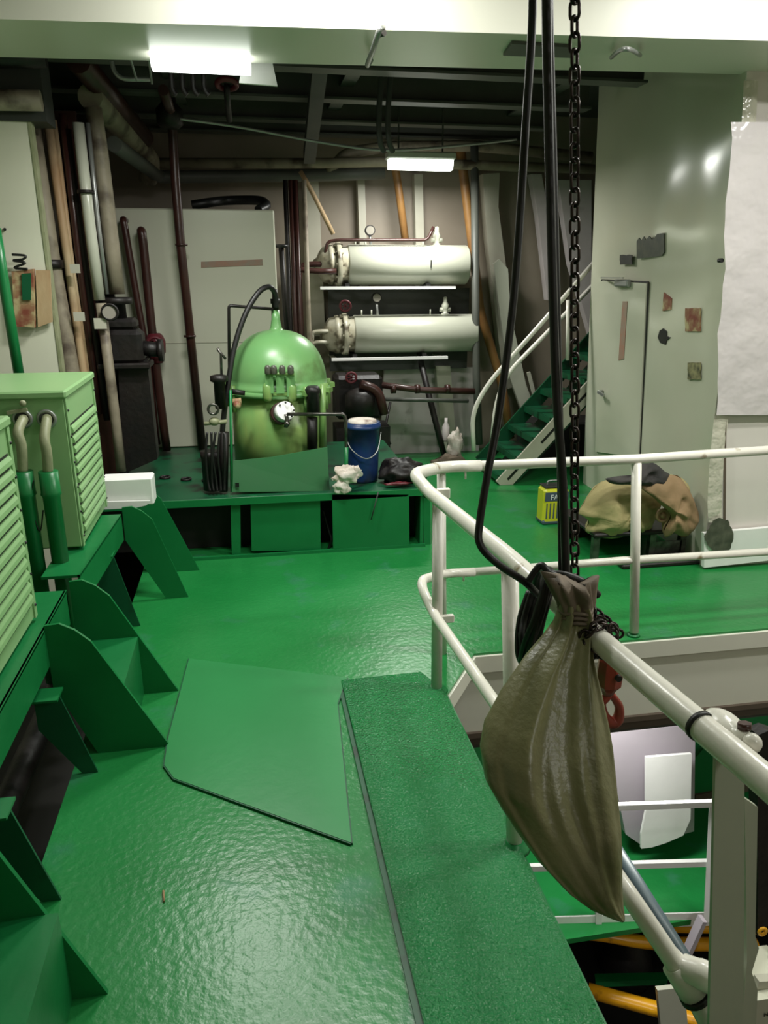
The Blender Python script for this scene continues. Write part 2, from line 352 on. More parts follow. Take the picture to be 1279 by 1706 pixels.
def ragged(x0, y0, x1, y1, n=5, j=3):
    pts = []
    for i in range(n): pts.append((x0+(x1-x0)*i/n, y0+random.uniform(-j, j)))
    for i in range(n): pts.append((x1+random.uniform(-j, j)*.6, y0+(y1-y0)*i/n))
    for i in range(n): pts.append((x1-(x1-x0)*i/n, y1+random.uniform(-j, j)*.6))
    for i in range(n): pts.append((x0+random.uniform(-j, j)*.6, y1-(y1-y0)*i/n))
    return pts
bpoly('paint_patch', [(1062,402),(1066,396),(1069,401),(1074,394),(1077,400),(1083,393),(1087,399),(1092,396),(1096,390),(1107,388),(1108,420),(1104,426),(1086,429),(1062,431)], M['patchd'], label='large dark green scraped patch on the glossy bulkhead above the door', cat='patch')
bpoly('paint_patch', ragged(1034,425,1054,441,4,1), M['patchb'], label='small blackish patch left of the larger green one above the door', cat='patch')
bpoly('paint_patch', [(1107,487),(1120,497),(1119,516),(1105,518)], M['patchr'], label='small dark red plate beside the upper door edge', cat='patch')
bpoly('paint_patch', ragged(1143,513,1168,552,5,.8), M['patchr'], label='square rusty yellow-red plate near the bulkhead corner', cat='patch')
bpoly('paint_patch', [(1106,547),(1112,552),(1112,560),(1118,562),(1112,567),(1110,574),(1101,571),(1097,562),(1100,551)], M['patchb'], label='round black blob mark beside the door', cat='patch')
bpoly('paint_patch', ragged(1147,604,1168,632,5,1), M['patchy'], label='yellowed small plate with black marks below the rusty one', cat='patch')
# plastic film sheet on right face, seam posts and dots
Y3 = 3.93
def fy(px, py, y=Y3): return P(px, py, y=y)
b = MB(); n = 18; vs = []
for i in range(n+1):
    for k in range(7):
        t = i/n; s_ = k/6
        L_ = 1212+(1186-1212)*t+2.5*math.sin(t*15)+1*math.sin(t*41); R_ = 1330
        p = fy(L_+(R_-L_)*s_, 205+(690-205)*t); p.y -= .026+.008*abs(math.sin(t*17+s_*2.0))*(1-s_)**2
        vs.append(p)
b.add(vs, [(i*7+k, i*7+k+1, (i+1)*7+k+1, (i+1)*7+k) for i in range(n) for k in range(6)], True)
O('plastic_sheet', b, mat('wrinkled_film', (.6,.56,.56), .14, bump=.8, bscale=5, bdist=.03), label='glossy pale plastic film taped over the right wall face', cat='sheet')
b = MB(); vs = []; n = 26
for i in range(n+1):
    t = i/n; y = 135+(870-135)*t; x = 1240+(1180-1240)*min(1, t*1.05)+2.5*math.sin(t*13)
    p = fy(x-2, y); q = fy(x+10+2*math.sin(t*23), y); p.y -= .004; q.y -= .014+.006*math.sin(t*40); r = fy(x+22, y); r.y -= .002
    vs += [p, q, r]
b.add(vs, [(i*3+k, i*3+k+1, (i+1)*3+k+1, (i+1)*3+k) for i in range(n) for k in range(2)], True)
O('film_strip', b, mat('wrinkled_cream_film', (.58,.56,.46), .15, bump=1, bscale=9, bdist=.03), label='crinkled cream strip peeling along the bulkhead corner edge', cat='strip')
for px, py, r in ((1199,434,5),(1253,682,3.2),(1228,347,2.4)):
    O('bolt_stud', MB().cyl(fy(px,py)+V(0,.01,0), fy(px,py)+V(0,-.02,0), r/430, 10), M['black'],
      label={1199:'black stud on the crinkled corner strip',1253:'small black stud at the lower edge of the plastic film',1228:'tiny dark stud high on the plastic film'}[px], cat='stud')
b = MB(); b.prism([fy(1205,700),fy(1209,700),fy(1208,880),fy(1204,880)], (0,-.004,0)); S('trim_5', b, M['brownb'])
b = MB(); b.prism([P(1168,886,y=3.94),P(1330,872,y=3.94),P(1330,925,y=3.94),P(1168,943,y=3.94)], (0,-.03,0)); S('baseboard_right', b, M['wh'])
q = []
for k in range(40):
    a_ = 2*math.pi*k/40; r_ = 1+.28*mnoise.noise(V(math.cos(a_)*2.2, math.sin(a_)*2.2, 4.1))+.2*mnoise.noise(V(math.cos(a_)*6, math.sin(a_)*6, 2.2))
    q.append(P(1199+24*r_*math.cos(a_)*(1-.25*abs(math.sin(a_))), 893+30*r_*math.sin(a_), y=3.90))
O('oil_stain', MB().prism(q, (0,-.003,0)), M['smudge'], label='black oil stain at the foot of the bulkhead corner', cat='stain')
M['splash'] = mat('greyed_green_paint', (.05,.16,.07), .5, c2=(.02,.17,.05), scale=2, amt=1, dirt=(.02,.06,.03), dscale=5, dth=.66)
# ================================================================== HULL FRAMES on back wall
HY = 7.36
def hy(px, py, y=HY): return P(px, py, y=y)
def strip(name, a, bq, wpx, m, y=HY, th=.08, **k):
    pts = [P(a[0]-wpx/2,a[1],y=y),P(a[0]+wpx/2,a[1],y=y),P(bq[0]+wpx/2,bq[1],y=y),P(bq[0]-wpx/2,bq[1],y=y)]
    return O(name, MB().prism(pts, (0,th,0)), m, wback)
wf = [((517,292),(529,560),26,'pale vertical hull frame left of the upper condenser'),
      ((601,290),(609,520),12,'thin pale frame above the left end of the condensers'),
      ((697,290),(702,520),14,'narrow white frame above the middle of the condensers')]
for a, c_, ww, lb in wf: strip('hull_frame', a, c_, ww, M['frame'], th=.1, y=7.28, label=lb, cat='frame', group='hull frames')
O('hull_frame', MB().prism([hy(804,290,7.2),hy(832,288,7.2),hy(830,345,7.2),hy(868,640,7.2),hy(840,650,7.2),hy(812,400,7.2)], (0,.12,0)), M['frame'], wback)
O('hull_frame', MB().prism([hy(884,290,7.25),hy(902,290,7.25),hy(916,370,7.25),hy(920,500,7.25),hy(912,500,7.25),hy(896,360,7.25)], (0,.1,0)), M['lilac'], wback)
O('bracket_plate', MB().prism([hy(822,440,7.1),hy(832,432,7.1),hy(846,448,7.1),hy(850,520,7.1),hy(876,640,7.1),hy(905,720,7.1),hy(885,730,7.1),hy(846,620,7.1)], (0,.05,0)), M['cond'], wback)
O('hull_plate', MB().prism([hy(640,612,7.3),hy(790,612,7.3),hy(800,790,7.3),hy(630,800,7.3)], (0,.05,0)), M['lilac'], wback)
strip('hull_frame', (738,610), (752,790), 24, M['frame'], y=7.15, th=.1, label='stained pale frame rising from the deck below the condensers', cat='frame', group='hull frames')
O('hull_frame', MB().prism([hy(930,300,7.2),hy(985,300,7.2),hy(985,560,7.2),hy(950,440,7.2)], (0,.1,0)), M['lilac'], wback)
def pipe(name, pts, r, m, label, cat='pipe', n=12, rad=.08, group=None, fl=None, parent=None):
    t = O(name, MB().tube(fillet(pts, rad), r, n), m, parent, label=label, cat=cat, group=group)
    return t
pipe('orange_pipe', [hy(650,240,7.15),hy(662,300,7.15),hy(675,400,7.15)], .035, M['orange'], 'orange pipe above the upper condenser')
pipe('orange_pipe', [hy(766,240,7.1),hy(772,290,7.1),hy(788,420,7.1),hy(800,520,7.1),hy(836,640,7.1),hy(850,730,7.1)], .042, M['orange'], 'orange-brown pipe bending down right of the condensers')
pipe('diagonal_pipe', [hy(500,285,6.9),hy(520,320,6.9),hy(555,390,6.9)], .02, M['rusty'], 'thin rusty pipe running diagonally to the upper condenser')
pipe('vertical_pipe', [P(790,240,y=6.9),P(793,620,y=6.9),P(798,740,y=6.9)], .035, M['dbeam'], 'grey vertical pipe at the right end of the condensers')
pipe('deckhead_pipe', [P(545,290,y=7.0),P(575,255,y=7.0),P(640,245,y=7.0),P(790,243,y=7.0),P(985,262,y=7.0)], .045, M['beige'], 'cream pipe bending below the deckhead above the far lamp')
pipe('deckhead_pipe', [P(235,272,y=6.9),P(520,272,y=6.9),P(645,270,y=6.9),P(990,282,y=6.9)], .04, M['beige'], 'long dull horizontal pipe across the back under the deckhead')
pipe('deckhead_pipe', [P(150,160,y=5.3),P(252,268,y=6.8),P(246,300,y=6.9)], .075, M['beige'], 'fat lagged pipe slanting under the deckhead at left')
pipe('deckhead_pipe', [P(190,240,y=5.6),P(265,295,y=7.0),P(540,292,y=7.0),P(640,288,y=7.0)], .05, M['dbeam'], 'dark pipe beneath the lagged slanting pipe')
pipe('deckhead_pipe', [V(-3,4.70,2.60),V(-1.3,4.70,2.60),V(-1.0,4.72,2.61)], .05, M['beige'], 'grimy horizontal pipe entering from the left below the girder', rad=.02)
pipe('deckhead_pipe', [V(-3,4.68,2.80),V(-1.3,4.68,2.80),V(-.95,4.70,2.82)], .06, M['oil'], 'thick black pipe above the pipe bundle at left', rad=.1)
pipe('deckhead_pipe', [P(130,100,y=5.0),P(240,230,y=6.4)], .07, M['brown'], 'dark red pipe slanting under the deckhead beside the lagged one')
pipe('rod', [V(P(186,132,y=4.9).x,4.9,3.12),P(190,132,y=4.9),P(250,132,y=4.9)], .012, M['gal'], 'short pale rod hung below the deckhead left of the near lamp', cat='rod')
O('lamp_cable', MB().tube(spline([P(300,198,y=5.4),P(400,212,y=5.5),P(540,238,y=5.6),P(650,250,y=5.6),P(790,240,y=5.7),P(860,232,y=5.8)]), .009, 8), M['gal'], label='pale cable sagging across the dark deckhead', cat='cable')
for px in (633,648):
    O('cable_loop', MB().tube(spline([V(P(px+4,100,y=5.3).x,5.3,3.12),P(px+4,100,y=5.3),P(px-2,190,y=5.3),P(px,235,y=5.3),P(px+6,252,y=5.35)]), .018, 8), M['dark'],
      label='dark cable hanging to the far lamp, '+('left' if px < 640 else 'right')+' of the pair', cat='cable', group='hanging lamp cables')
b = MB(); b.bar(P(533,100,y=5.0), P(515,262,y=6.6), .09, .10); O('deckhead_hanger', b, M['dark'], label='dark flat hanger slanting below the deckhead near the centre', cat='hanger')
# top-left small vertical strings
for i, (a, c_) in enumerate((((190,60),(228,135)),((238,60),(253,140)))):
    O('wire_hanger', MB().tube([V(P(*a,y=4.6).x,4.6,3.12), P(*c_,y=4.8)], .006, 6), M['gal'], label=('slanting' if i == 0 else 'upright')+' thin wire beside the near lamp', cat='wire')
# ================================================================== LAMPS
def lamp(c_, w_, label, yaw):
    t = T('fluorescent_lamp', label, 'lamp', c_)
    x, y, z = c_; h = w_/2
    O('housing', MB().bbox((x-h-.02,y-.075,z+.045),(x+h+.02,y+.075,z+.10), .01), M['lamph'], t)
    pr = [(-.065,.045),(-.065,.0),(-.045,-.028),(.045,-.028),(.065,0),(.065,.045)]
    O('diffuser', MB().prism([V(x-h, y+a, z+q) for a, q in pr], (w_,0,0)), M['lamp'], t)
    for s_ in (-1, 1): O('hanger', MB().bar((x+s_*h*.7,y,z+.1),(x+s_*h*.7,y,2.72 if y < 4.3 else 3.12),.012,.012), M['dark'], t)
    return t
lamp(tuple(P(336,108,y=4.16)), .46, 'bright fluorescent lamp under the girder at upper left', 0)
lamp(tuple(P(700,277,y=6.45)), .51, 'bright fluorescent lamp hung far back above the condensers', 0)
pA = P(336,108,y=4.16); area((pA.x,pA.y,pA.z-.05), .46, .12, 26)
pB = P(700,277,y=6.45); area((pB.x,pB.y,pB.z-.05), .51, .12, 32)
O('reflector', MB().bar(V(P(430,100,y=4.36).x,4.36,3.12),P(430,100,y=4.36),.02,.01).prism([P(405,98,y=4.35),P(452,96,y=4.35),P(462,143,y=4.35),P(398,138,y=4.35)], (0,.02,0)), M['wh'], label='small white plate hanging beside the near lamp', cat='plate')
for i in range(4):
    O('hanger_hook', MB().tube(spline([V(P(285+18*i,66,y=4.6).x,4.6,3.12),P(285+18*i,126,y=4.6),P(288+18*i,150,y=4.6),P(294+18*i,158,y=4.6)]), .014, 8), M['oil'],
      label=['leftmost','second','third','rightmost'][i]+' dark hook in the row below the near lamp', cat='hook', group='row of hooks below the near lamp')
# shackle and bits on girder underside
t = T('girder_shackle', 'grey steel shackle clamped on the girder at top centre', 'shackle', P(628,75,z=2.70))
O('shackle_bow', MB().tube(spline([P(638,45,z=2.72),P(632,50,z=2.69),P(622,80,z=2.66),P(612,108,z=2.66),P(618,100,z=2.70)]), .012, 8), M['gal'], t)
O('shackle_pin', MB().cyl(P(628,58,z=2.70), P(640,54,z=2.70), .014, 10), M['steel'], t)
O('pad_eye', MB().tube(spline([P(1018,96,z=2.70),P(1032,84,z=2.67),P(1048,82,z=2.66),P(1066,92,z=2.70)]), .010, 8), M['gal'], label='bent steel eye welded under the girder at right', cat='pad eye')
O('girder_plate', MB().prism([P(838,88,z=2.718),P(852,68,z=2.718),P(948,74,z=2.718),P(950,92,z=2.718)], (0,0,-.012)), M['dbeam'], label='dark grey plate under the girder behind the hoist cables', cat='plate')
# ================================================================== BACK BENCH
BYF = 4.65; BZ = .40
bench = T('steel_bench', 'long green steel bench with open front carrying tank, drum and rags', 'bench', (0.1,5.3,0))
b = MB(); b.bbox((-1.0,BYF-.02,BZ-.03),(1.09,6.15,BZ)); O('bench_top', b, M['dgreen'], bench)
b = MB(); b.box((-1.0,BYF-.03,BZ-.045),(1.10,BYF-.005,BZ-.001)); O('edge_flange', b, M['green'], bench)
O('shade_sheet', MB().box((-1.0,4.85,0.001),(1.07,4.87,BZ-.03)), M['void'], bench)  # black sheet painting the shade inside the open bench front
O('side_panel', MB().box((1.07,BYF,0),(1.09,6.15,BZ-.03)), M['green'], bench)
def fp(x0, x1, y0, y1, y=BYF): return [P(x0,y0,y=y),P(x1,y0,y=y),P(x1+(1 if x1<640 else 1),y1,y=y),P(x0+2,y1,y=y)]
O('front_post', MB().prism(fp(384,400,828,924), (0,.02,0)), M['green'], bench)
O('front_panel', MB().prism(fp(417,533,826,918), (0,.012,0)), M['green'], bench)
O('front_panel', MB().prism(fp(553,681,824,914,BYF-.03), (0,.012,0)), M['green'], bench)
O('front_post', MB().prism(fp(704,716,822,914), (0,.02,0)), M['green'], bench)
O('kick_strip', MB().box((-.45,BYF-.035,0),(1.10,BYF-.02,.02)), M['green'], bench)
O('hanging_hose', MB().tube(spline([P(538,850,y=4.75),P(548,885,y=4.72),P(552,900,y=4.70),P(545,918,y=4.70)]), .008, 8), M['black'], label='thin black hose drooping between the bench front panels', cat='hose')
O('dangling_wire', MB().tube([P(630,820,y=4.60),P(618,866,y=4.60)], .004, 6), M['dark'], label='thin dark wire hanging over the right bench panel', cat='wire')
# white boxed tank behind
wx0, wx1 = -1.15, .255
t = T('white_casing', 'tall white painted steel casing behind the pipes', 'casing', ((wx0+wx1)/2,6.6,.40))
O('casing_body', MB().bbox((wx0,6.15,.40),(wx1,7.3,2.19), .01), M['white'], t)
O('rust_streak', MB().prism([P(335,436,y=6.148),P(437,432,y=6.148),P(438,442,y=6.148),P(335,446,y=6.148)], (0,-.003,0)), M['streak'], t)
O('seam', MB().box((wx0,6.145,1.22),(wx1,6.15,1.225)), M['frame'], t)
O('hose_coil', MB().tube(spline([P(320,342,y=6.5),P(345,338,y=6.5),P(380,334,y=6.6),P(430,334,y=6.5),P(444,342,y=6.4),P(430,350,y=6.3)]), .035, 8), M['black'], label='black hose lying on top of the white casing', cat='hose')
t = T('gate_valve', 'black valve with handwheel right of the white casing', 'valve', P(470,440,y=6.4))
O('stem', MB().cyl(P(468,410,y=6.4),P(478,560,y=6.4),.022,10), M['oil'], t)
O('handwheel', MB().torus(P(468,410,y=6.4),(0,0,1),.05,.012), M['black'], t)
for i, px in enumerate((483,492,500,514)):
    pipe('riser_pipe', [P(px-8,300,y=6.55),P(px+9,790,y=6.55)], .02, [M['oil'],M['brown'],M['brown'],M['beige']][i], ['tallest black riser pipe close to the white casing','second brown riser pipe from the white casing','third brown riser pipe from the white casing','stained beige riser pipe nearest the condenser heads'][i], group='riser pipes beside the casing')
# brown pipes in front of white casing
def flange(parent, c_, r, m, ax=(0,0,1), h=.03): O('flange', MB().cyl(Vector(c_)-Vector(ax)*h/2, Vector(c_)+Vector(ax)*h/2, r, 14), m, parent)
t = pipe('drain_pipe', [P(208,368,y=6.13),P(205,366,y=6.0),P(208,380,y=6.0),P(225,480,y=6.0),P(250,620,y=6.0),P(262,740,y=6.0)], .026, M['brown'], 'thin dark pipe bending out of the white casing, leftmost', rad=.05)
t = pipe('drain_pipe', [P(237,388,y=6.13),P(235,384,y=5.98),P(238,400,y=5.98),P(252,540,y=5.98),P(270,690,y=5.98),P(278,750,y=6.0)], .032, M['brown'], 'thicker brown pipe with red valve in front of the white casing', rad=.05)
b = MB(); b.lathe([(.04,0),(.05,.02),(.05,.05),(.07,.08),(.075,.16),(.06,.2),(.04,.22)], P(262,605,y=5.98), n=14); O('valve_body', b, M['red'], t)
b = MB(); b.torus(P(258,575,y=5.86),(0,1,0),.055,.012)
b.bar(P(258,575,y=5.86)+V(-.05,0,0),P(258,575,y=5.86)+V(.05,0,0),.012,.012); b.bar(P(258,575,y=5.86)+V(0,0,-.05),P(258,575,y=5.86)+V(0,0,.05),.012,.012)
O('handwheel', b, M['red'], t)
t = pipe('standing_pipe', [P(272,150,y=5.4),P(286,190,y=5.95),P(292,300,y=5.95),P(300,400,y=5.95),P(337,748,y=5.97)], .033, M['brown'], 'tall straight brown pipe crossing in front of the white casing', rad=.1)
for py, px in ((408,302),(560,316)): flange(t, P(px,py,y=5.95), .045, M['brown'], h=.015)
b = MB(); b.lathe([(.05,0),(.09,.03),(.09,.12),(.05,.16),(.05,.3)], P(284,215,y=5.9), n=14); O('valve_body', b, M['oil'], t)
t = pipe('hanging_valve', [P(378,140,y=5.4),P(378,160,y=5.4),P(382,200,y=5.6)], .02, M['oil'], 'dark hanging valve with dull red wheel below the near lamp', cat='valve')
O('handwheel', MB().torus(P(378,140,y=5.38),(0,.3,1),.06,.018), M['red'], t)
# ================================================================== PIPE BUNDLE LEFT
PYB = 5.2
t = pipe('bundle_pipe', [P(50,200,y=5.15),P(85,430,y=5.15),P(122,640,y=5.15),P(150,800,y=5.15)], .052, M['beige'], 'beige lagged pipe, outermost left of the vertical bundle')
flange(t, P(84,440,y=5.15), .075, M['oil'], h=.05)
flange(t, P(52,190,y=5.15), .09, M['oil'], h=.06)
pipe('bundle_pipe', [P(90,200,y=5.22),P(120,440,y=5.22),P(158,700,y=5.22)], .016, M['rusty'], 'thin flaking rust pipe beside the dark trunking')
pipe('bundle_pipe', [P(104,190,y=5.22),P(128,400,y=5.22),P(165,690,y=5.22)], .022, M['brown'], 'dark brown pipe left of the thin black one')
pipe('bundle_pipe', [P(78,190,y=5.2),P(108,400,y=5.2),P(142,640,y=5.2),P(152,700,y=5.2)], .026, M['rusty'], 'pale rust-streaked pipe second from left in the bundle')
O('bundle_board', MB().prism([P(84,185,y=5.3),P(125,185,y=5.3),P(172,640,y=5.3),P(200,800,y=5.3),P(140,800,y=5.3),P(115,640,y=5.3)], (0,.04,0)), M['brown'], label='dark brown flat trunking behind the pale pipes', cat='trunking')
t = pipe('bundle_pipe', [P(112,215,y=5.22),P(140,430,y=5.22),P(178,700,y=5.22)], .02, M['oil'], 'thin black pipe in the middle of the bundle')
t = pipe('bundle_pipe', [P(130,205,y=5.15),P(150,380,y=5.15),P(166,500,y=5.15)], .034, M['cond'], 'clean white pipe in the middle of the bundle')
flange(t, P(143,320,y=5.15), .05, M['oil'], h=.02)
pipe('bundle_pipe', [P(146,205,y=5.2),P(162,360,y=5.2),P(178,490,y=5.2)], .014, M['gal'], 'thin grey tube right of the clean white pipe')
pipe('bundle_pipe', [P(168,505,y=5.15),P(190,680,y=5.15),P(202,785,y=5.15)], .032, M['beige'], 'grimy lower pipe running down to the white parcel')
pipe('bundle_pipe', [P(155,180,y=5.3),P(166,250,y=5.3),P(182,380,y=5.3),P(195,490,y=5.3)], .05, M['beige'], 'stout beige lagged pipe ending in the black valve')
O('bundle_backing', MB().prism([P(118,190,y=5.42),P(160,190,y=5.42),P(205,640,y=5.42),P(215,800,y=5.42),P(150,800,y=5.42),P(126,500,y=5.42)], (0,.04,0)), M['oil'], label='black backing board added behind the white bundle pipe', cat='trunking')  # dark backing added to fill the gaps between the pipes
O('bundle_backing', MB().prism([P(148,540,y=5.34),P(172,540,y=5.34),P(215,800,y=5.34),P(188,800,y=5.34)], (0,.05,0)), M['oil'], label='black oily trunk low in the pipe bundle', cat='trunking')
for (a_, b_) in (((118,440),(132,455)),((124,520),(140,535)),((158,530),(176,548))):
    O('pipe_tag', MB().box(P(a_[0],b_[1],y=5.1), P(b_[0],a_[1],y=5.09)), M['frame'], label={118:'upper pale band on the bundle',124:'middle pale band on the bundle',158:'pale square tag beside the round gauge'}[a_[0]], cat='band')
t = T('oily_valve', 'large black oily valve with round gauge below the beige pipe', 'valve', P(225,790,y=5.3))
vb = P(208,600,y=5.3)
O('bonnet', MB().bbox(vb+V(-.13,-.1,-.02), vb+V(.13,.12,.20), .03).bbox(vb+V(-.10,-.08,.2), vb+V(.10,.1,.27), .03).lathe([(.06,.26),(.06,.36),(.105,.36),(.105,.40),(.06,.40)], vb+V(-.02,0,0), n=16), M['oil'], t)
O('body_flange', MB().bbox(vb+V(-.16,-.12,-.05), vb+V(.17,.13,-.01), .01), M['oil'], t)
O('valve_column', MB().prism([P(196,600,y=5.25),P(245,600,y=5.25),P(262,765,y=5.25),P(205,790,y=5.25)], (0,.14,0)), M['oil'], t)
O('side_branch', MB().cyl(vb+V(.1,0,.08),vb+V(.24,0,.06),.05,14).cyl(vb+V(.22,0,.06),vb+V(.25,0,.06),.075,14), M['oil'], t)
O('gauge_face', MB().cyl(P(183,520,y=5.12),P(183,520,y=5.08),.045,20), M['glass'], t, label='round dirty pale gauge face')
O('gauge_rim', MB().torus(P(183,520,y=5.08),(0,1,0),.047,.008), M['oil'], t)
# wall things at far left
pipe('green_pipe', [P(-8,380,y=4.55),P(8,480,y=4.55),P(36,650,y=4.55)], .028, M['green'], 'dark green pipe slanting at the left frame edge')
t = T('breaker_box', 'rust-stained narrow box with black clamp on the left wall', 'box', P(42,540,y=4.78))
O('box_body', MB().prism([P(22,452,y=4.78),P(58,448,y=4.78),P(60,545,y=4.78),P(28,543,y=4.78)], (0,-.035,0)), M['patchr'], t)
O('box_window', MB().prism([P(36,456,y=4.74),P(52,455,y=4.74),P(52,500,y=4.74),P(38,500,y=4.74)], (0,-.006,0)), M['dgreen'], t)
O('clamp', MB().tube(spline([P(20,424,y=4.74),P(42,426,y=4.74),P(38,432,y=4.74),P(22,434,y=4.74),P(42,438,y=4.74),P(24,446,y=4.74),P(46,448,y=4.74)]), .007, 6), M['black'], t)
t = T('breaker_box', 'yellowed stained box next to the rusty one on the left wall', 'box', P(72,540,y=4.78))
O('box_body', MB().prism([P(60,450,y=4.78),P(84,450,y=4.78),P(88,536,y=4.78),P(64,545,y=4.78)], (0,-.012,0)), M['rusty'], t)
O('wall_stud', MB().cyl(P(8,382,y=4.8),P(8,382,y=4.77),.008,8), M['black'], label='small black stud on the left white wall', cat='stud')
# ================================================================== GREEN SUPPORT BEAMS AND GUSSETS
BXX = -.765; BT = .53
def beam(y0, y1, label):
    t = T('support_beam', label, 'beam', (BXX-.3,(y0+y1)/2,.37), 'green support beams')
    O('top_flange', MB().bbox((-1.7,y0,BT-.012),(BXX,y1,BT),.003), M['green'], t)
    O('web', MB().box((BXX-.01,y0,.385),(BXX,y1,BT)), M['green'], t)
    O('end_plate', MB().box((-1.7,y1-.01,.385),(BXX,y1,BT-.012)), M['green'], t)
    return t
beam(.3, 2.98, 'near green angle beam under the nearer louvred cabinet')
t = T('support_beam', 'far green angle beam under the farther louvred cabinet', 'beam', (BXX-.3,3.5,.37), 'green support beams')
O('top_flange', MB().prism([(-.90,3.14,BT-.012),(BXX+.02,3.14,BT-.012),(-.70,3.98,BT-.012),(-1.7,3.98,BT-.012),(-1.7,3.86,BT-.012),(-.90,3.86,BT-.012)], (0,0,.012)), M['green'], t)
O('web', MB().prism([(BXX+.02,3.14,.385),(-.70,3.98,.385),(-.71,3.98,.385),(BXX+.01,3.14,.385)], (0,0,.145)), M['green'], t)
def gusset(Y, label, toe=-.375, head=BXX, top=.545, low=.30, base=-.64, th=.012):
    prof = [(head,top),(head+.05,top+.004),(head+.10,top-.025),(head+.15,top-.075),(toe,0.0),(base,0.0),(head,low)]
    return O('gusset_plate', MB().prism([(x,Y,z) for x,z in prof], (0,th,0)), M['dgreen'] if False else M['green'], label=label, cat='gusset', group='gusset plates')
gusset(2.62, 'large green gusset plate whose toe touches the doubler plate corner')
gusset(3.03, 'green gusset plate just behind the largest one')
gusset(1.56, 'nearest green gusset plate at the lower left frame corner', toe=-.435, head=-.78, low=.28)
gusset(1.12, 'green gusset plate at the very bottom left corner', toe=-.43, head=-.78, low=.28)
gusset(4.05, 'far green gusset plate at the end of the farther beam', toe=-.40, head=-.705, base=-.52, low=.36)
gusset(4.45, 'farthest green gusset plate beside the bench opening', toe=-.36, head=-.70, base=-.62, low=.33)
for Y, lb in ((2.50,'small green bracket with flat top in front of the largest gusset'),(3.72,'small slanted green bracket below the farther beam'),(1.90,'small green bracket at the left frame edge')):
    t = T('small_bracket', lb, 'bracket', (-.7,Y,0), 'small beam brackets')
    hz = .33 if Y != 3.72 else .40
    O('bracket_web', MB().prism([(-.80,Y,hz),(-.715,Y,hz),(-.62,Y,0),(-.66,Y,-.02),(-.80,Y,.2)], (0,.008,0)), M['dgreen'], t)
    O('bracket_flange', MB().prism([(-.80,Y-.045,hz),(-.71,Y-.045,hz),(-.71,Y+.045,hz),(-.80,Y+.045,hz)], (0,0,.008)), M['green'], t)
for y0, y1, lb in ((2.632,3.03,'green box step between the two large gusset plates'),(1.132,1.56,'green box step between the two nearest gusset plates')):
    t = T('box_step', lb, 'step', (-.63,(y0+y1)/2,0), 'box steps between gussets')
    O('step_top', MB().box((-.77,y0,.262),(-.52,y1,.276)), M['green'], t)
    O('step_side', MB().prism([(-.52,y0,.262),(-.508,y0,.276),(-.50,y1,.276),(-.52,y1,.262),(-.50,y1,.0),(-.50,y0,.0)][:0] or [(-.53,y0,0),(-.52,y0,0),(-.52,y0,.262),(-.53,y0,.262)], (0,y1-y0,0)), M['green'], t)
O('gap_pipe', MB().cyl((-.95,.6,-.1),(-.95,4.6,-.1),.05,14), M['oil'], label='black pipe lying in the gap under the green beams', cat='pipe')
# ================================================================== LOUVRED CABINETS
def cabinet(x0, x1, y0, y1, z0, z1, label, nl, pitch, zt):
    t = T('switch_cabinet', label, 'cabinet', ((x0+x1)/2,(y0+y1)/2,z0), 'light green louvred cabinets')
    O('body', MB().bbox((x0,y0,z0),(x1,y1,z1-.03),.006), M['lgreen'], t)
    O('lid', MB().bbox((x0-.01,y0-.012,z1-.035),(x1+.012,y1+.01,z1),.008), M['lgreen'], t)
    O('side_frame', MB().box((x1,y0+.002,z0+.002),(x1+.006,y0+.03,z1-.036)), M['lgreen'], t)
    O('side_frame', MB().box((x1,y1-.03,z0+.002),(x1+.006,y1-.002,z1-.036)), M['lgreen'], t)
    pr = [(0,pitch*.95),(.007,pitch*.90),(.013,pitch*.66),(.015,pitch*.34),(.012,pitch*.26),(.0,pitch*.30)]
    z = zt-pitch
    lv = O('louvre', MB().prism([V(x1+a, y0+.045, z+q) for a, q in pr], (0,y1-y0-.09,0)), M['lgreen'], t)
    base = WL[lv.name].copy()
    for i in range(1, nl): share(lv, base-V(0,0,pitch*i), t)
    b = MB()
    for i in range(nl+1): b.box((x1+.0005,y0+.05,zt-pitch*i-.004-.0),(x1+.0025,y1-.05,zt-pitch*i+.006))
    O('louvre_gap', b, M['patchb'], t, kind='stuff')
    b = MB()
    for i in range(6):
        for yy in (y0+.018, y1-.018): b.sph((x1+.007,yy,z0+.05+i*(z1-z0-.14)/5),.006,8)
    O('screws', b, M['black'], t, kind='stuff')
    return t
ca = cabinet(-1.62,-.79,3.45,4.10,.545,1.262,'light green louvred cabinet on the farther beam with two conduits', 11, .046, 1.10)
cb = cabinet(-1.62,-.815,1.95,2.72,.545,1.285,'light green louvred cabinet cropped by the left frame edge', 12, .046, 1.16)
for px, lx, lb in ((72,-1,'left'),(110,1,'right')):
    c_ = P(px-30 if lx < 0 else 88, 692, y=3.44)
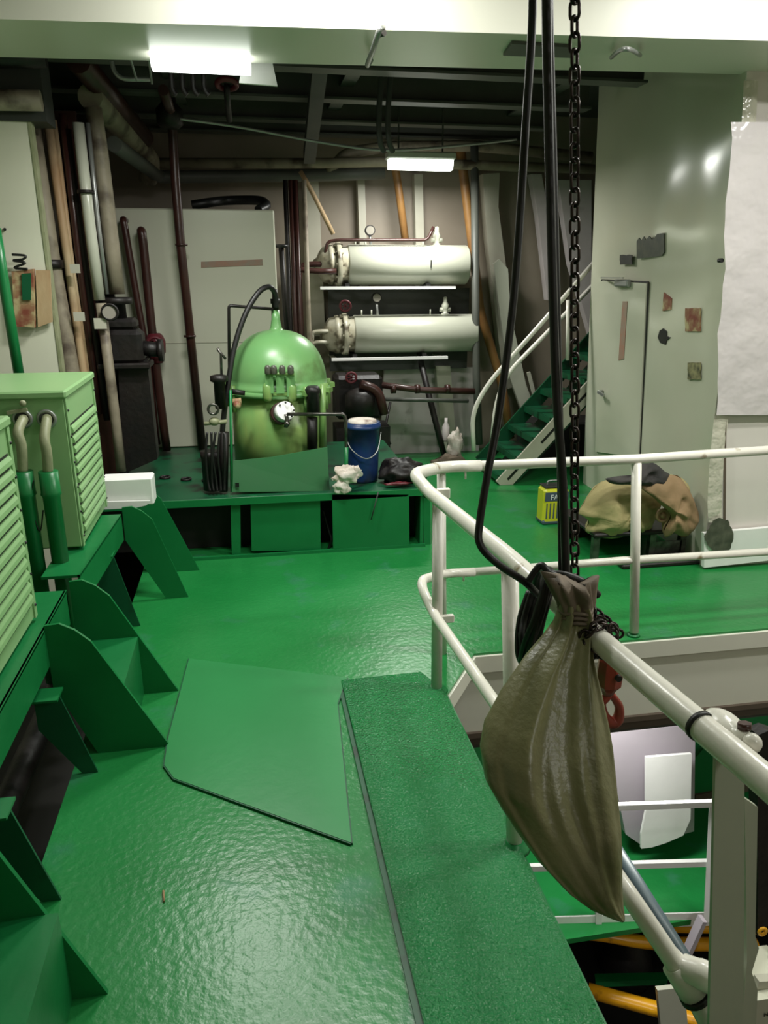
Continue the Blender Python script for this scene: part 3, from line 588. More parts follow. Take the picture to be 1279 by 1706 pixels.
for (gx, gy), (mx, my), (ex, ey), lb in (((38,700),(30,720),(38,785),'left conduit with green sleeve below the farther cabinet hole'),((78,700),(74,730),(80,785),'right conduit with green sleeve below the farther cabinet hole')):
    t = T('cable_conduit', lb, 'conduit', P(ex+2,965,y=3.32), 'conduits in front of the farther cabinet')
    O('flexible_hose', MB().tube(spline([P(gx,gy,y=3.46),P(gx,gy,y=3.40),P(mx,my,y=3.33),P(ex-2,my+25,y=3.32),P(ex,ey,y=3.32)]), .021, 12), M['conduit'], t)
    O('gland_ring', MB().torus(P(gx,gy-2,y=3.445),(0,1,0),.034,.008), M['gal'], t)
    O('gland_hole', MB().cyl(P(gx,gy-2,y=3.449),P(gx,gy-2,y=3.440),.032,16), M['patchb'], t)
    O('sleeve', MB().lathe([(.040,0),(.040,-.09),(.043,-.1),(.036,-.11),(.036,-1.0)], P(ex,ey,y=3.32), n=20), M['green'], t)
O('loose_wire', MB().tube(spline([P(56,800,y=3.3),P(52,840,y=3.3),P(66,885,y=3.3),P(72,850,y=3.32)]), .003, 6), M['black'], label='thin black wire hanging between the two conduits', cat='wire')
t = T('hasp', 'small corroded clamp above the left conduit', 'clamp', P(30,690,y=3.42))
O('hasp_bar', MB().bar(P(12,688,y=3.42),P(45,682,y=3.42),.015,.015), M['conduit'], t); O('hasp_knob', MB().sph(P(38,672,y=3.42),.014), M['conduit'], t)
# white parcel
b = MB(); b.bbox(P(172,845,y=4.15), P(257,786,y=4.28), .008)
wp = O('white_parcel', b, M['wh'], label='white boxy parcel resting behind the farther green cabinet', cat='parcel')
O('torn_flap', MB().prism([P(174,836,y=4.13),P(250,834,y=4.13),P(244,842,y=4.13),P(226,846,y=4.13),P(174,849,y=4.13)], (0,.01,0)), M['wh'], wp)
# ================================================================== GREEN PRESSURE TANK
tx, ty = .195, 5.15; RT = .325
t = T('pressure_tank', 'domed light green pressure tank standing on the bench', 'tank', (tx,ty,BZ))
O('shell', MB().lathe([(RT-.01,0),(RT-.01,.60)], (tx,ty,BZ), n=48), M['tankdirty'], t)
dome = [(RT,.60),(RT,.64)]+[(RT*math.cos(a)**.85 if a < 1.5 else .04, .64+.345*math.sin(a)) for a in [i*math.pi/2/14 for i in range(14)]]+[(.045,.985),(.038,1.0),(.028,1.05),(.026,1.11),(.001,1.11)]
O('dome', MB().lathe(dome, (tx,ty,BZ), n=48), M['tank'], t)
O('rim_flange', MB().lathe([(RT-.01,.575),(RT+.02,.58),(RT+.022,.61),(RT-.005,.615)], (tx,ty,BZ), n=48), M['tank'], t)
def on_tank(ang, z, r=RT): a = math.radians(ang); return V(tx+r*math.cos(a), ty+r*math.sin(a), BZ+z)
for ang in (-30,-62,-88,-108,-150,10,170):
    if ang in (-88,-108): continue
    c_ = on_tank(ang,.56,RT+.02); d = V(math.cos(math.radians(ang)), math.sin(math.radians(ang)), 0)
    cl = O('clamp_bolt', MB().tube([c_-V(0,0,.08), c_+V(0,0,.09)], .018, 8).bar(c_+V(0,0,.05)-d*.03, c_+V(0,0,.05)+d*.04, .06, .03), M['tankdirty'], t)
# central hinge clamp
cA = P(467,640,y=4.80); cl = O('hinge_clamp', MB().bar(P(448,615,y=4.80),P(449,655,y=4.80),.022,.05).bar(P(466,614,y=4.80),P(467,655,y=4.80),.022,.05).bar(P(483,618,y=4.80),P(485,660,y=4.80),.022,.05), M['tank'], t)
O('hinge_pin', MB().cyl(P(443,622,y=4.79),P(490,624,y=4.79),.010,10), M['tankdirty'], cl)
for px in (446,456,470,484): O('clamp_nut', MB().lathe([(.016,-.02),(.02,-.015),(.02,.02),(.012,.035)], P(px,618,y=4.775), n=8), M['smudge'], cl)
for px in (446,487): O('bolt_lug', MB().lathe([(.022,0),(.03,.02),(.03,.09),(.018,.11)], P(px,668,y=4.81), n=10), M['tankdirty'], t)
O('clamp_bridge', MB().bar(P(454,656,y=4.81),P(480,656,y=4.81),.02,.02), M['tankdirty'], t)
# manhole disc
disc = O('port_cover', MB().cyl(P(476,684,y=4.74), P(470,688,y=4.80), .060, 24), M['wh'], t, label='round white blotchy port cover')
O('port_neck', MB().cyl(P(470,688,y=4.80), P(466,690,y=4.86), .070, 24), M['brown'], t)
b = MB()
for i in range(8):
    a = i*math.pi/4; c_ = P(476,684,y=4.735)+V(math.cos(a)*.05,0,math.sin(a)*.05); b.sph(c_,.007,8)
O('port_bolts', b, M['oil'], disc)
O('drain_cock', MB().tube(fillet([P(476,690,y=4.73),P(478,700,y=4.72),P(476,712,y=4.72)],.02), .014, 8).sph(P(478,706,y=4.72),.02,8), M['steel'], t)
O('outlet_pipe', MB().tube(fillet([P(478,690,y=4.70),P(573,690,y=4.68),P(576,700,y=4.68),P(577,770,y=4.68)],.03), .011, 8), M['steel'], t)
O('drip_pipe', MB().cyl(P(577,745,y=4.68), P(576,815,y=4.68), .013, 10), M['green'], t)
O('side_filter', MB().lathe([(.042,0),(.042,.13),(.05,.14),(.05,.16),(.035,.18)], P(522,690,y=4.82), n=16), M['oil'], t)
O('side_filter_leg', MB().tube([P(520,748,y=4.84),P(520,695,y=4.84)], .034, 12), M['oil'], t)
O('vent_pipe', MB().cyl(P(536,745,y=4.84), P(538,640,y=4.84), .02, 12), M['tankdirty'], t)
# top fitting, hose, bracket pipe
O('top_fitting', MB().lathe([(.022,0),(.022,.05),(.03,.05),(.03,.08),(.018,.08),(.018,.14)], (tx,ty,BZ+1.10), n=12), M['oil'], t)
O('tank_hose', MB().tube(spline([P(460,512,y=5.12),P(458,490,y=5.1),P(448,478,y=5.05),P(430,488,y=5.0),P(408,525,y=4.95),P(390,580,y=4.9),P(380,640,y=4.85),P(372,700,y=4.82),P(368,760,y=4.82)]), .017, 10), M['black'], label='black hose arching from the tank top down its left side', cat='hose')
pipe('bracket_pipe', [P(455,515,y=5.12),P(381,509,y=5.1),P(382,620,y=5.1)], .010, M['oil'], 'thin dark pipe bent square left of the tank top', rad=.02)
# splash guard
t = O('splash_guard', MB().prism([P(388,768,y=4.72),P(450,762,y=4.72),P(545,745,y=4.72),P(549,818,y=4.69),P(386,820,y=4.69)], (0,.008,0)), M['splash'], label='worn green splash plate standing in front of the tank', cat='plate')
O('guard_post', MB().cyl(P(386,820,y=4.70), P(384,650,y=4.74), .009, 8), M['green'], t)
O('guard_slot', MB().box(P(392,812,y=4.68), P(398,804,y=4.685)), M['black'], t)
# pump group left of tank
t = T('dosing_pump', 'oily black pump cluster with brass valves left of the tank', 'pump', P(360,818,y=4.78))
O('cylinder_body', MB().lathe([(.06,0),(.06,.2),(.065,.22),(.065,.25),(.04,.25)], P(355,815,y=4.78), n=18), M['oil'], t)
O('side_cylinder', MB().cyl(P(372,818,y=4.74), P(374,720,y=4.74), .028, 14), M['oil'], t)
O('upper_cylinder', MB().lathe([(.035,0),(.035,.16),(.055,.17),(.055,.20),(.02,.21)], P(368,680,y=4.82), n=16), M['oil'], t)
O('lever', MB().tube([P(369,630,y=4.82),P(368,590,y=4.82),P(362,580,y=4.82)], .008, 8).tube([P(362,582,y=4.82),P(376,598,y=4.82)], .008, 8), M['steel'], t)
O('gauge', MB().torus(P(355,682,y=4.72),(0,1,0),.03,.008), M['steel'], t)
O('brass_valve', MB().sph(P(357,702,y=4.74),.034,12,(1,1,.8)).cyl(P(340,706,y=4.74),P(378,702,y=4.74),.012,10), M['conduit'], t)
O('red_valve', MB().cyl(P(386,670,y=4.76),P(402,668,y=4.76),.02,12).sph(P(395,675,y=4.74),.025,10), M['patchr'], t)
O('valve_stem', MB().cyl(P(385,652,y=4.78),P(408,655,y=4.78),.016,10), M['oil'], t)
b = MB()
for k in range(5): b.tube(spline([P(345+7*k,720,y=4.72),P(343+7*k+3*math.sin(k*2),760,y=4.70),P(346+7*k,800,y=4.71),P(350+6*k,818,y=4.70)]), .008, 6)
O('hoses', b, M['black'], t)
for i, (px, py) in enumerate(((275,795),(310,798),(345,800))):
    O('scrap_washer', MB().torus(P(px,py,z=BZ+.008),(0,0,1),.03,.008), M['oil'], label=['dark ring on the bench farthest from the tank','middle dark ring on the bench','dark ring on the bench beside the pump hoses'][i], cat='ring', group='rings on the bench top')
# blue drum
dc = P(608,806,z=BZ); dc.y += .10
t = T('blue_drum', 'blue plastic drum with wire handle on the bench', 'drum', dc)
O('drum_body', MB().lathe([(.098,0),(.102,.02),(.108,.2),(.115,.36),(.122,.36),(.122,.385),(.117,.385),(.118,.40),(.10,.40)], dc, n=32), M['blue'], t)
O('drum_lid', MB().lathe([(.10,.395),(.09,.415),(.05,.42),(.01,.42)], dc, n=24), M['rag'], t)
O('wire_handle', MB().tube(spline([dc+V(-.12,-.02,.33),dc+V(-.09,-.10,.24),dc+V(0,-.135,.18),dc+V(.08,-.11,.22),dc+V(.12,-.03,.33)]), .004, 6), M['gal'], t)
# crumpled cloth helper
def blob(c_, size, seed, amp=.35, freq=2.2, n=28, flat=.0, fold=0):
    vs = []; fs = []; m = n//2+2; c_ = Vector(c_)
    for i in range(m+1):
        for k in range(n):
            a = math.pi*i/m; b_ = 2*math.pi*k/n
            d = V(math.sin(a)*math.cos(b_), math.sin(a)*math.sin(b_), math.cos(a))
            q = d*freq+V(seed*3.1, seed*1.7, seed)
            r = 1+amp*mnoise.noise(q)+amp*.4*mnoise.noise(q*2.3)+amp*.12*abs(mnoise.noise(q*4.7))
            p = V(d.x*size[0]*r, d.y*size[1]*r, d.z*size[2]*r)
            if p.z < -size[2]*.8+flat: p.z = -size[2]*.8+flat
            vs.append(c_+p)
    for i in range(m):
        for k in range(n): fs.append((i*n+k, (i+1)*n+k, (i+1)*n+(k+1) % n, i*n+(k+1) % n))
    return vs, fs
def cloth(name, parts, m, label, cat, sm=True):
    b = MB()
    for a in parts: b.add(*blob(*a), sm)
    return O(name, b, m, label=label, cat=cat)
rc = P(577,800,y=4.62)
cloth('rag', [(P(579,792,y=4.60),(.085,.035,.06),1.3,.6,1.9,40),(P(570,812,y=4.59),(.045,.02,.05),2.1,.6,1.9,28)], M['rag'], 'crumpled white rag hanging over the bench edge', 'rag')
cloth('waste_bag', [(P(668,785,z=BZ+.07),(.14,.12,.09),4.3,.4,2.0,36)], M['oil'], 'black waste bag slumped beside the blue drum', 'bag')
cloth('red_cloth', [(P(662,806,y=4.68),(.08,.02,.012),5.3,.5,3,20)], M['red'], 'strip of red cloth under the black waste bag', 'cloth')
# ================================================================== CONDENSERS
def condenser(px0, pxe, pyc, y, r, label):
    a = P(px0, pyc, y=y); e = P(pxe, pyc, y=y); z = a.z; L = e.x-a.x
    t = T('condenser', label, 'condenser', (a.x+L/2, y, z-r), 'white horizontal condensers')
    O('shell', MB().lathe([(r*.9,.0),(r,.01),(r,L-.01),(r*.97,L)], (a.x,y,z), (1,0,0), 40), M['cond'], t)
    O('end_head', MB().lathe([(.04,-.30),(.06,-.27),(r*.62,-.25),(r*.86,-.22),(r*.93,-.17),(r*1.0,-.165),(r*1.0,-.135),(r*.9,-.13),(r*.92,-.09)], (a.x,y,z), (1,0,0), 32), M['condd'], t)
    fl_ = O('flange', MB().lathe([(r*1.08,-.10),(r*1.1,-.095),(r*1.1,-.06),(r*.9,-.055),(r*.92,0)], (a.x,y,z), (1,0,0), 32), M['condd'], t)
    b = MB()
    for k in range(10):
        q = 2*math.pi*k/10; b.cyl((a.x-.115,y+math.cos(q)*r*1.0,z+math.sin(q)*r*1.0),(a.x-.045,y+math.cos(q)*r*1.0,z+math.sin(q)*r*1.0),.012,6)
    O('flange_bolts', b, M['condd'], fl_, kind='stuff')
    for k in (.07,.15,.63): O('stud', MB().cyl((a.x+L*k,y,z+r-.01),(a.x+L*k,y,z+r+.045),.007,8), M['cond'], t)
    return t, a, L
SY = 7.02
t1, a1, L1 = condenser(578,776,441,SY,.170,'upper white cylindrical condenser with pressure gauge')
t2, a2, L2 = condenser(588,789,557,SY,.170,'lower white cylindrical condenser with gauge and safety valve')
def gauge(t, px, py, pyb, m=M['oil']):
    c_ = P(px,py,y=SY); O('gauge', MB().cyl(c_+V(0,.02,0),c_+V(0,-.02,0),.045,20), m, t)
    O('gauge_dial', MB().cyl(c_+V(0,-.021,0),c_+V(0,-.024,0),.036,20), M['glass'], t)
    O('gauge_stem', MB().cyl(c_-V(0,0,.04), P(px+2,pyb,y=SY), .012, 8), M['gal'], t)
gauge(t1,616,384,412); gauge(t2,627,496,528)
def safety(t, px, py, pyb):
    c_ = P(px,pyb,y=SY)
    O('safety_valve', MB().lathe([(.035,0),(.035,.03),(.02,.035),(.03,.06),(.035,.10),(.02,.13),(.018,.17),(.005,.175)], c_, n=14).cyl(c_+V(-.05,0,.06), c_+V(.05,0,.06), .02, 10), M['cond'], t)
safety(t1,727,380,412); safety(t2,741,505,527)
O('black_mark', MB().box(P(717,446,y=SY-.170), P(719,433,y=SY-.174)), M['black'], t1)
pipe('vent_line', [P(540,430,y=6.92),P(545,403,y=6.92),P(560,400,y=6.92),P(712,400,y=6.92),P(722,378,y=6.92)], .014, M['brown'], 'thin brown line running along the top of the upper condenser', rad=.04)
for i, pts in enumerate(([(570,441),(520,440),(500,442),(498,470),(505,600)],[(560,452),(530,452),(487,448),(494,540),(500,640)])):
    pipe('brine_pipe', [P(*q,y=6.92-.08*i) for q in pts], .024, M['brown'], ['upper','lower'][i]+' rust-brown pipe leaving the upper condenser head', rad=.05)
for i, py in enumerate((552,570)):
    pipe('inlet_pipe', [P(560,py,y=6.92),P(530,py,y=6.92),P(520,py+2,y=6.92),P(516,700,y=6.92)], .018, M['condd'], ['upper','lower'][i]+' stained white pipe entering the lower condenser head', rad=.03)
for (x0, x1, py, lb) in ((533,758,480,'white angle shelf under the upper condenser'),(552,745,599,'white angle shelf under the lower condenser')):
    A = P(x0,py,y=6.86); B_ = P(x1,py,y=6.86)
    t = T('angle_shelf', lb, 'shelf', ((A.x+B_.x)/2,7.1,A.z-.02), 'condenser shelves')
    O('shelf_angle', MB().box((A.x,6.84,A.z-.012),(B_.x,6.87,A.z+.012)), M['wh'], t)
    for k in (.04,.96): O('shelf_arm', MB().box((A.x+(B_.x-A.x)*k-.02,6.87,A.z-.012),(A.x+(B_.x-A.x)*k+.02,7.38,A.z+.0)), M['frame'], t)
    for k in (.2,.8): O('saddle', MB().box((A.x+(B_.x-A.x)*k-.02,6.87,A.z),(A.x+(B_.x-A.x)*k+.02,7.12,A.z+.04)), M['black'], t)
O('back_panel', MB().box((.76,7.20,.85),(2.1,7.22,1.60)), M['dark'], wback)
# dark machine below the condensers with red wheels
t = T('refrigeration_compressor', 'dark oily compressor with red handwheel below the condensers', 'compressor', P(610,700,y=6.4))
O('block', MB().bbox(P(560,700,y=6.45), P(628,618,y=6.75), .03), M['oil'], t)
O('cylinder_head', MB().lathe([(.13,0),(.13,.16),(.1,.2),(.04,.22)], P(600,690,y=6.35), n=16), M['oil'], t)
O('pipe_bend', MB().tube(fillet([P(600,640,y=6.3),P(630,650,y=6.3),P(640,690,y=6.3)],.08), .04, 10), M['brown'], t)
O('plinth', MB().box(P(562,795,y=6.45), P(640,700,y=6.75)), M['oil'], t)
for px, py, lb in ((575,510,'red handwheel between the two condensers'),(585,629,'red handwheel on the dark compressor')):
    c_ = P(px,py,y=6.35); tt = T('valve_handwheel', lb, 'handwheel', c_, 'red handwheels')
    O('rim', MB().torus(c_,(0,1,0),.042,.010), M['red'], tt)
    for k in range(3):
        a = k*math.pi/3; d = V(math.cos(a),0,math.sin(a))*.042; O('spoke', MB().bar(c_-d, c_+d, .008, .008), M['red'], tt)
    O('spindle', MB().cyl(c_, c_+V(0,.30,0), .012, 8), M['oil'], tt)
t = pipe('cross_pipe', [P(625,640,y=6.5),P(700,650,y=6.5),P(790,652,y=6.5)], .028, M['brown'], 'rust-brown pipe crossing low behind the rail corner')
for px in (655,695,745): flange(t, P(px,648,y=6.5), .04, M['brown'], (1,0,0), .04)
pipe('cross_pipe', [P(640,665,y=6.6),P(780,668,y=6.6)], .018, M['dbeam'], 'thin grey pipe under the rust-brown crossing pipe')
pipe('slanting_pipe', [P(700,600,y=6.9),P(722,690,y=6.8),P(744,775,y=6.75)], .028, M['oil'], 'dark slanting pipe in front of the lilac hull plate')
pipe('slanting_pipe', [P(650,670,y=6.9),P(640,720,y=6.8),P(650,740,y=6.8)], .012, M['oil'], 'thin dark drooping line left of the slanting pipe')
O('bottle_pair', MB().lathe([(.03,0),(.035,.02),(.035,.14),(.015,.18),(.015,.22)], P(742,735,y=6.8), n=12), M['lilac'], label='pale bottle-like cylinder standing low behind the rail corner', cat='cylinder')
cloth('paper_bundle', [(P(758,742,y=6.7),(.07,.05,.14),6.2,.5,2.4,24)], M['rag'], 'crumpled pale bundle beside the bottle behind the rail', 'bundle')
cloth('cloth_heap', [(P(748,775,y=6.6),(.16,.1,.10),7.7,.4,2,24)], M['bagtop'], 'brown cloth heap on deck at the foot of the stairs', 'cloth')
# ================================================================== STAIR
t = T('ladder_stair', 'steep ship stair with white slotted stringer rising to the right', 'stair', P(840,815,y=6.0))
A = P(838,806,y=6.0); B_ = P(1010,618,y=6.0); d = (B_-A)
sg = O('stringer', MB().bar(A-d*.02, B_+d*.25, .02, .135, up=(0,0,1)), M['frame'], t)
for k in (.09,.42,.73,1.0):
    q = A+d*k; O('slot', MB().bar(q-d*.05, q+d*.13, .024, .022), M['black'], sg)
A2 = A+V(0,.62,.06)
O('stringer', MB().bar(A2-d*.02, A2+d*1.3, .02, .13), M['dgreen'], t)
tr0 = None
for k in range(8):
    q = A+d*(.06+k*.17)
    tb = MB(); tb.box((q.x-.10,6.01,q.z-.0),(q.x+.12,6.61,q.z+.02)); tb.box((q.x-.11,6.01,q.z-.03),(q.x-.095,6.61,q.z+.02))
    O('tread', tb, M['dgreen'], t)
# green underside slope plate (back of treads)
O('tread_backing', MB().prism([A+V(.1,.04,-.03),A+V(.1,.60,-.03),B_+V(.3,.60,.2),B_+V(.3,.04,.2)], (.01,0,-.01)), M['dgreen'], t)
O('handrail', MB().tube(fillet([P(789,750,y=6.0),P(786,688,y=6.0),P(812,640,y=6.0),P(905,535,y=6.0),P(1000,425,y=6.0)],.18), .019, 12), M['rail'], t)
O('handrail', MB().tube(fillet([P(818,745,y=6.3),P(826,670,y=6.3),P(845,622,y=6.3),P(925,540,y=6.3),P(1010,452,y=6.3)],.16), .019, 12), M['rail'], t)
O('stanchion', MB().cyl(P(925,610,y=6.05),P(930,505,y=6.05),.016,10), M['rail'], t)
O('stanchion', MB().cyl(P(945,600,y=6.1),P(946,500,y=6.1),.016,10), M['rail'], t)
O('stair_brace', MB().bar(P(905,720,y=7.0),P(880,620,y=7.0),.03,.03), M['frame'], label='pale brace behind the stair foot', cat='brace')
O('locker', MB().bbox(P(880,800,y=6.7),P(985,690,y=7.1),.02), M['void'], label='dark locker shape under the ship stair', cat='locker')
# ================================================================== TIN, SACKS, BLACK BOX
cc = P(924,874,z=0); cc.y += .07
t = T('paint_tin', 'yellow square tin with dark label on the green deck behind the rail', 'tin', cc)
O('tin_body', MB().bbox(cc+V(-.095,-.07,0), cc+V(.095,.07,.27), .02), M['canyel'], t)
O('tin_top', MB().bbox(cc+V(-.085,-.06,.27), cc+V(.085,.06,.283), .01), M['patchb'], t)
O('label_band', MB().box(cc+V(-.088,-.074,.18), cc+V(.088,-.070,.245)), M['label_b'], t)
for i in range(6): O('label_bar', MB().box(cc+V(-.075+i*.027,-.074,.05), cc+V(-.067+i*.027,-.070,.165)), M['label_b'], t)
O('tin_base', MB().bbox(cc+V(-.096,-.072,0), cc+V(.096,.072,.035), .015), M['label_b'], t)
O('tin_handle', MB().tube(spline([cc+V(-.05,0,.283),cc+V(-.04,0,.31),cc+V(.04,0,.31),cc+V(.05,0,.283)]), .006, 6), M['gal'], t)
def text(s_, loc, size, m, parent, rot, name='lettering'):
    cu = bpy.data.curves.new(name, 'FONT'); cu.body = s_; cu.size = size; cu.extrude = .001; cu.materials.append(m)
    o = bpy.data.objects.new(name, cu); COL.objects.link(o); dg = bpy.context.evaluated_depsgraph_get()
    me = bpy.data.meshes.new_from_object(o.evaluated_get(dg)); me.name = name
    bpy.data.objects.remove(o); o = bpy.data.objects.new(name, me); COL.objects.link(o)
    o.parent = parent; o.location = Vector(loc)-WL[parent.name]; o.rotation_euler = rot
    return o
text('FAA', cc+V(-.05,-.0755,.19), .055, M['label_w'], t, (math.pi/2,0,0))
bc = P(1070,915,z=0)
t = T('oily_crate', 'low black oily crate under the sack heap', 'crate', (2.42,4.35,0))
O('crate_top', MB().bbox((2.06,4.12,.17),(2.70,4.65,.20),.01), M['oil'], t)
for px_, py_ in ((2.08,4.15),(2.46,4.15),(2.67,4.15),(2.08,4.6),(2.67,4.6)): O('crate_leg', MB().box((px_-.02,py_-.02,0),(px_+.02,py_+.02,.17)), M['steel'], t)
O('crate_back', MB().box((2.06,4.62,0),(2.70,4.64,.17)), M['void'], t)
O('crate_front', MB().box((2.48,4.13,.03),(2.66,4.14,.12)), M['steel'], t)
def drape(outline, y, dep, m, name, label, cat, seed, dome=.16):
    """sack: filled outline in the x-z plane bulging towards -y with folds"""
    pts = [P(a, c_, y=y) for a, c_ in outline]; n = len(pts); c_ = sum(pts, V(0,0,0))/n; rings = 9; vs = []; fs = []
    pts = spline(pts+[pts[0]], 4)[:-1]; n = len(pts)
    for sgn in (-1, 1):
        base = len(vs)
        for i in range(rings+1):
            t = i/rings
            for p in pts:
                q = c_.lerp(p, t); bulge = dep*math.sqrt(max(0, 1-t*t))
                f = mnoise.noise(V(q.x*9+seed, q.z*9, seed))*.055+(.5-abs(mnoise.noise(V(q.x*16, q.z*16+seed, seed))))*.045
                q = q+V(0, sgn*(bulge+ (f*(1-t*t*.6) if sgn < 0 else 0)), 0); vs.append(q)
        for i in range(rings):
            for k in range(n): fs.append((base+i*n+k, base+i*n+(k+1) % n, base+(i+1)*n+(k+1) % n, base+(i+1)*n+k))
    b = MB(); b.add(vs, fs, True); return O(name, b, m, label=label, cat=cat)
drape([(962,855),(985,818),(1010,800),(1060,806),(1098,828),(1092,850),(1080,886),(1058,885),(1045,872),(1036,893),(1000,895),(975,885),(980,868)], 4.22, .12, M['sack'], 'sack', 'yellowish sackcloth draped over the black crate', 'sack', 1.0)
drape([(1060,808),(1100,796),(1128,792),(1145,815),(1162,850),(1158,878),(1140,895),(1118,886),(1108,896),(1106,880),(1116,858),(1100,840),(1085,825)], 4.02, .07, M['sackb'], 'sack', 'tan sackcloth at the right end of the heap', 'sack', 3.0)
drape([(1118,790),(1140,800),(1146,825),(1135,838),(1115,825),(1105,800)], 4.08, .06, M['sack'], 'sack', 'small mustard sack fold on top of the tan one', 'sack', 5.0)
drape([(1008,798),(1030,795),(1050,798),(1060,776),(1085,770),(1105,784),(1116,792),(1108,805),(1100,812),(1060,808),(1020,806)], 4.04, .05, M['glove'], 'dark_jacket', 'dark grey cloth lying on top of the sack heap', 'cloth', 7.0)
O('cloth_roll', MB().lathe([(.045,0),(.045,.02),(.03,.02),(.03,.005),(.015,.005),(.015,.025),(.002,.025)], P(1102,858,y=4.05), (0,-1,0), 16), M['sackb'], label='rolled cloth end poking from the sack heap', cat='roll')
O('oil_tray', MB().bbox((2.20,4.0,0),(2.78,4.11,.03),.008), M['oil'], label='flat dark oily tray on deck before the crate', cat='tray')
# ================================================================== GUARD RAILS
RR = .026
t = T('corner_guardrail', 'near white pipe guardrail along the walkway edge and corner', 'guardrail', (.76,2.0,0))
zc = .906
topc = [P(1420,1428,x=.80), P(1279,1304,x=.775), P(1170,1213,x=.755), P(985,1056,x=.72), P(850,930,x=.693), P(715,820,x=.689), P(692,793,y=2.98)]
tr_ = fillet(topc[:-1]+[P(688,790,y=2.93), P(735,778,y=3.16), P(800,776,y=3.17)], .10)
O('top_rail', MB().tube(tr_, RR, 16), M['rail'], t)
lowr = [P(1190,1725,y=1.04), P(1145,1636,y=1.08), P(1040,1480,x=.74), P(820,1165,x=.73), P(722,1022,x=.717), P(697,968,y=2.95), P(735,956,y=3.16), P(790,953,y=3.17)]
O('lower_rail', MB().tube(fillet(lowr, .09), .021, 14), M['rail'], t)
def post(base, top, r, m, lab=None): return O('post', MB().tube([base, top], r, 14), m, t, label=lab)
post(P(727,1150,z=0), P(722,826,y=2.837)+V(.02,0,0), .024, M['postp'])
O('post_foot', MB().lathe([(.05,0),(.045,.008),(.026,.012),(.026,.02)], P(727,1150,z=0.0), n=16), M['green'], t)
post(P(737,1088,z=0), P(735,785,y=3.16), .020, M['postp'])
post(P(857,1412,z=0), P(849,948,y=1.93), .026, M['rail'])
O('post_foot', MB().lathe([(.05,0),(.045,.012),(.03,.016),(.03,.03)], P(857,1412,z=0), n=16), M['green'], t)
O('clamp_plate', MB().bbox(P(728,1040,y=2.80), P(755,1022,y=2.82),.003), M['rail'], t)
O('clamp_plate', MB().bbox(P(728,832,y=2.78), P(748,812,y=2.80),.003), M['rail'], t)
def ring(c_, d, r, name='tape_band', m=M['black'], h=.014):
    d = Vector(d).normalized(); O(name, MB().cyl(Vector(c_)-d*h/2, Vector(c_)+d*h/2, r, 20), m, t)
ring(P(715,820,x=.689), topc[4]-topc[5], .0285); ring(P(1167,1210,x=.755), topc[2]-topc[3], .0285, h=.010)
# third post: flat plate + flange
pt = P(1215,1262,y=1.0)
x0 = P(1192,1258,y=1.0); x1 = P(1240,1262,y=1.0); xb0 = P(1180,1760,y=1.0); xb1 = P(1238,1760,y=1.0)
O('post', MB().prism([x0,x1,xb1,xb0], (0,.008,0)), M['railg'], t, label='flat grey-green bar post')
y2 = 1.03
O('post_flange', MB().prism([P(1240,1330,y=y2),P(1262,1345,y=y2),P(1258,1560,y=y2),P(1264,1580,y=y2),P(1252,1620,y=y2),P(1262,1650,y=y2),P(1256,1760,y=y2),P(1232,1760,y=y2),P(1244,1600,y=y2),P(1242,1450,y=y2)], (0,.012,0)), M['railg'], t)
# clamp lump on the outer side of the rail
O('rail_bracket', MB().sph(P(1206,1206,x=.79),.030,16,(1.0,1.5,.6)).cyl(P(1215,1215,x=.79),P(1250,1243,x=.80),.018,12).sph(P(1252,1238,x=.80),.017,12), M['rail'], t)
O('bracket_bolt', MB().cyl(P(1240,1215,x=.80),P(1240,1204,x=.80),.012,6), M['brown'], t)
# lower rail elbow at third post
e0 = P(1145,1636,y=1.08); e1 = P(1195,1648,x=.755)
O('elbow', MB().tube(spline([P(1112,1588,y=1.13), P(1135,1610,y=1.10), P(1165,1622,y=1.07), P(1205,1640,y=1.05)]), [.022]*8+[.028]*8+[.03]*9, 14).tube([P(1125,1606,y=1.105), P(1156,1658,y=1.07)], .030, 14), M['rail'], t)
ring(P(1157,1660,y=1.068), P(1190,1725,y=1.04)-e0, .0315, h=.012)
# far guardrail
t = T('far_guardrail', 'white pipe guardrail on the far side of the deck opening', 'guardrail', (1.9,3.17,0))
O('top_rail', MB().tube([P(798,776,y=3.17),P(1058,765,y=3.18),P(1400,742,y=3.19)], .0225, 14), M['rail'], t)
O('middle_rail', MB().tube([P(788,953,y=3.17),P(1050,933,y=3.18),P(1400,912,y=3.19)], .0195, 14), M['rail'], t)
O('post', MB().tube([P(1056,1052,y=3.17),P(1060,770,y=3.18)], .024, 12), M['rail'], t)
O('post_foot', MB().lathe([(.035,0),(.03,.01),(.022,.012)], V(P(1056,1052,y=3.17).x,3.175,0), n=14), M['green'], t)
for px, py in ((775,798),(772,968)): O('drip', MB().cyl(P(px,py-12,y=3.16),P(px,py,y=3.16),.005,6), M['rail'], t)
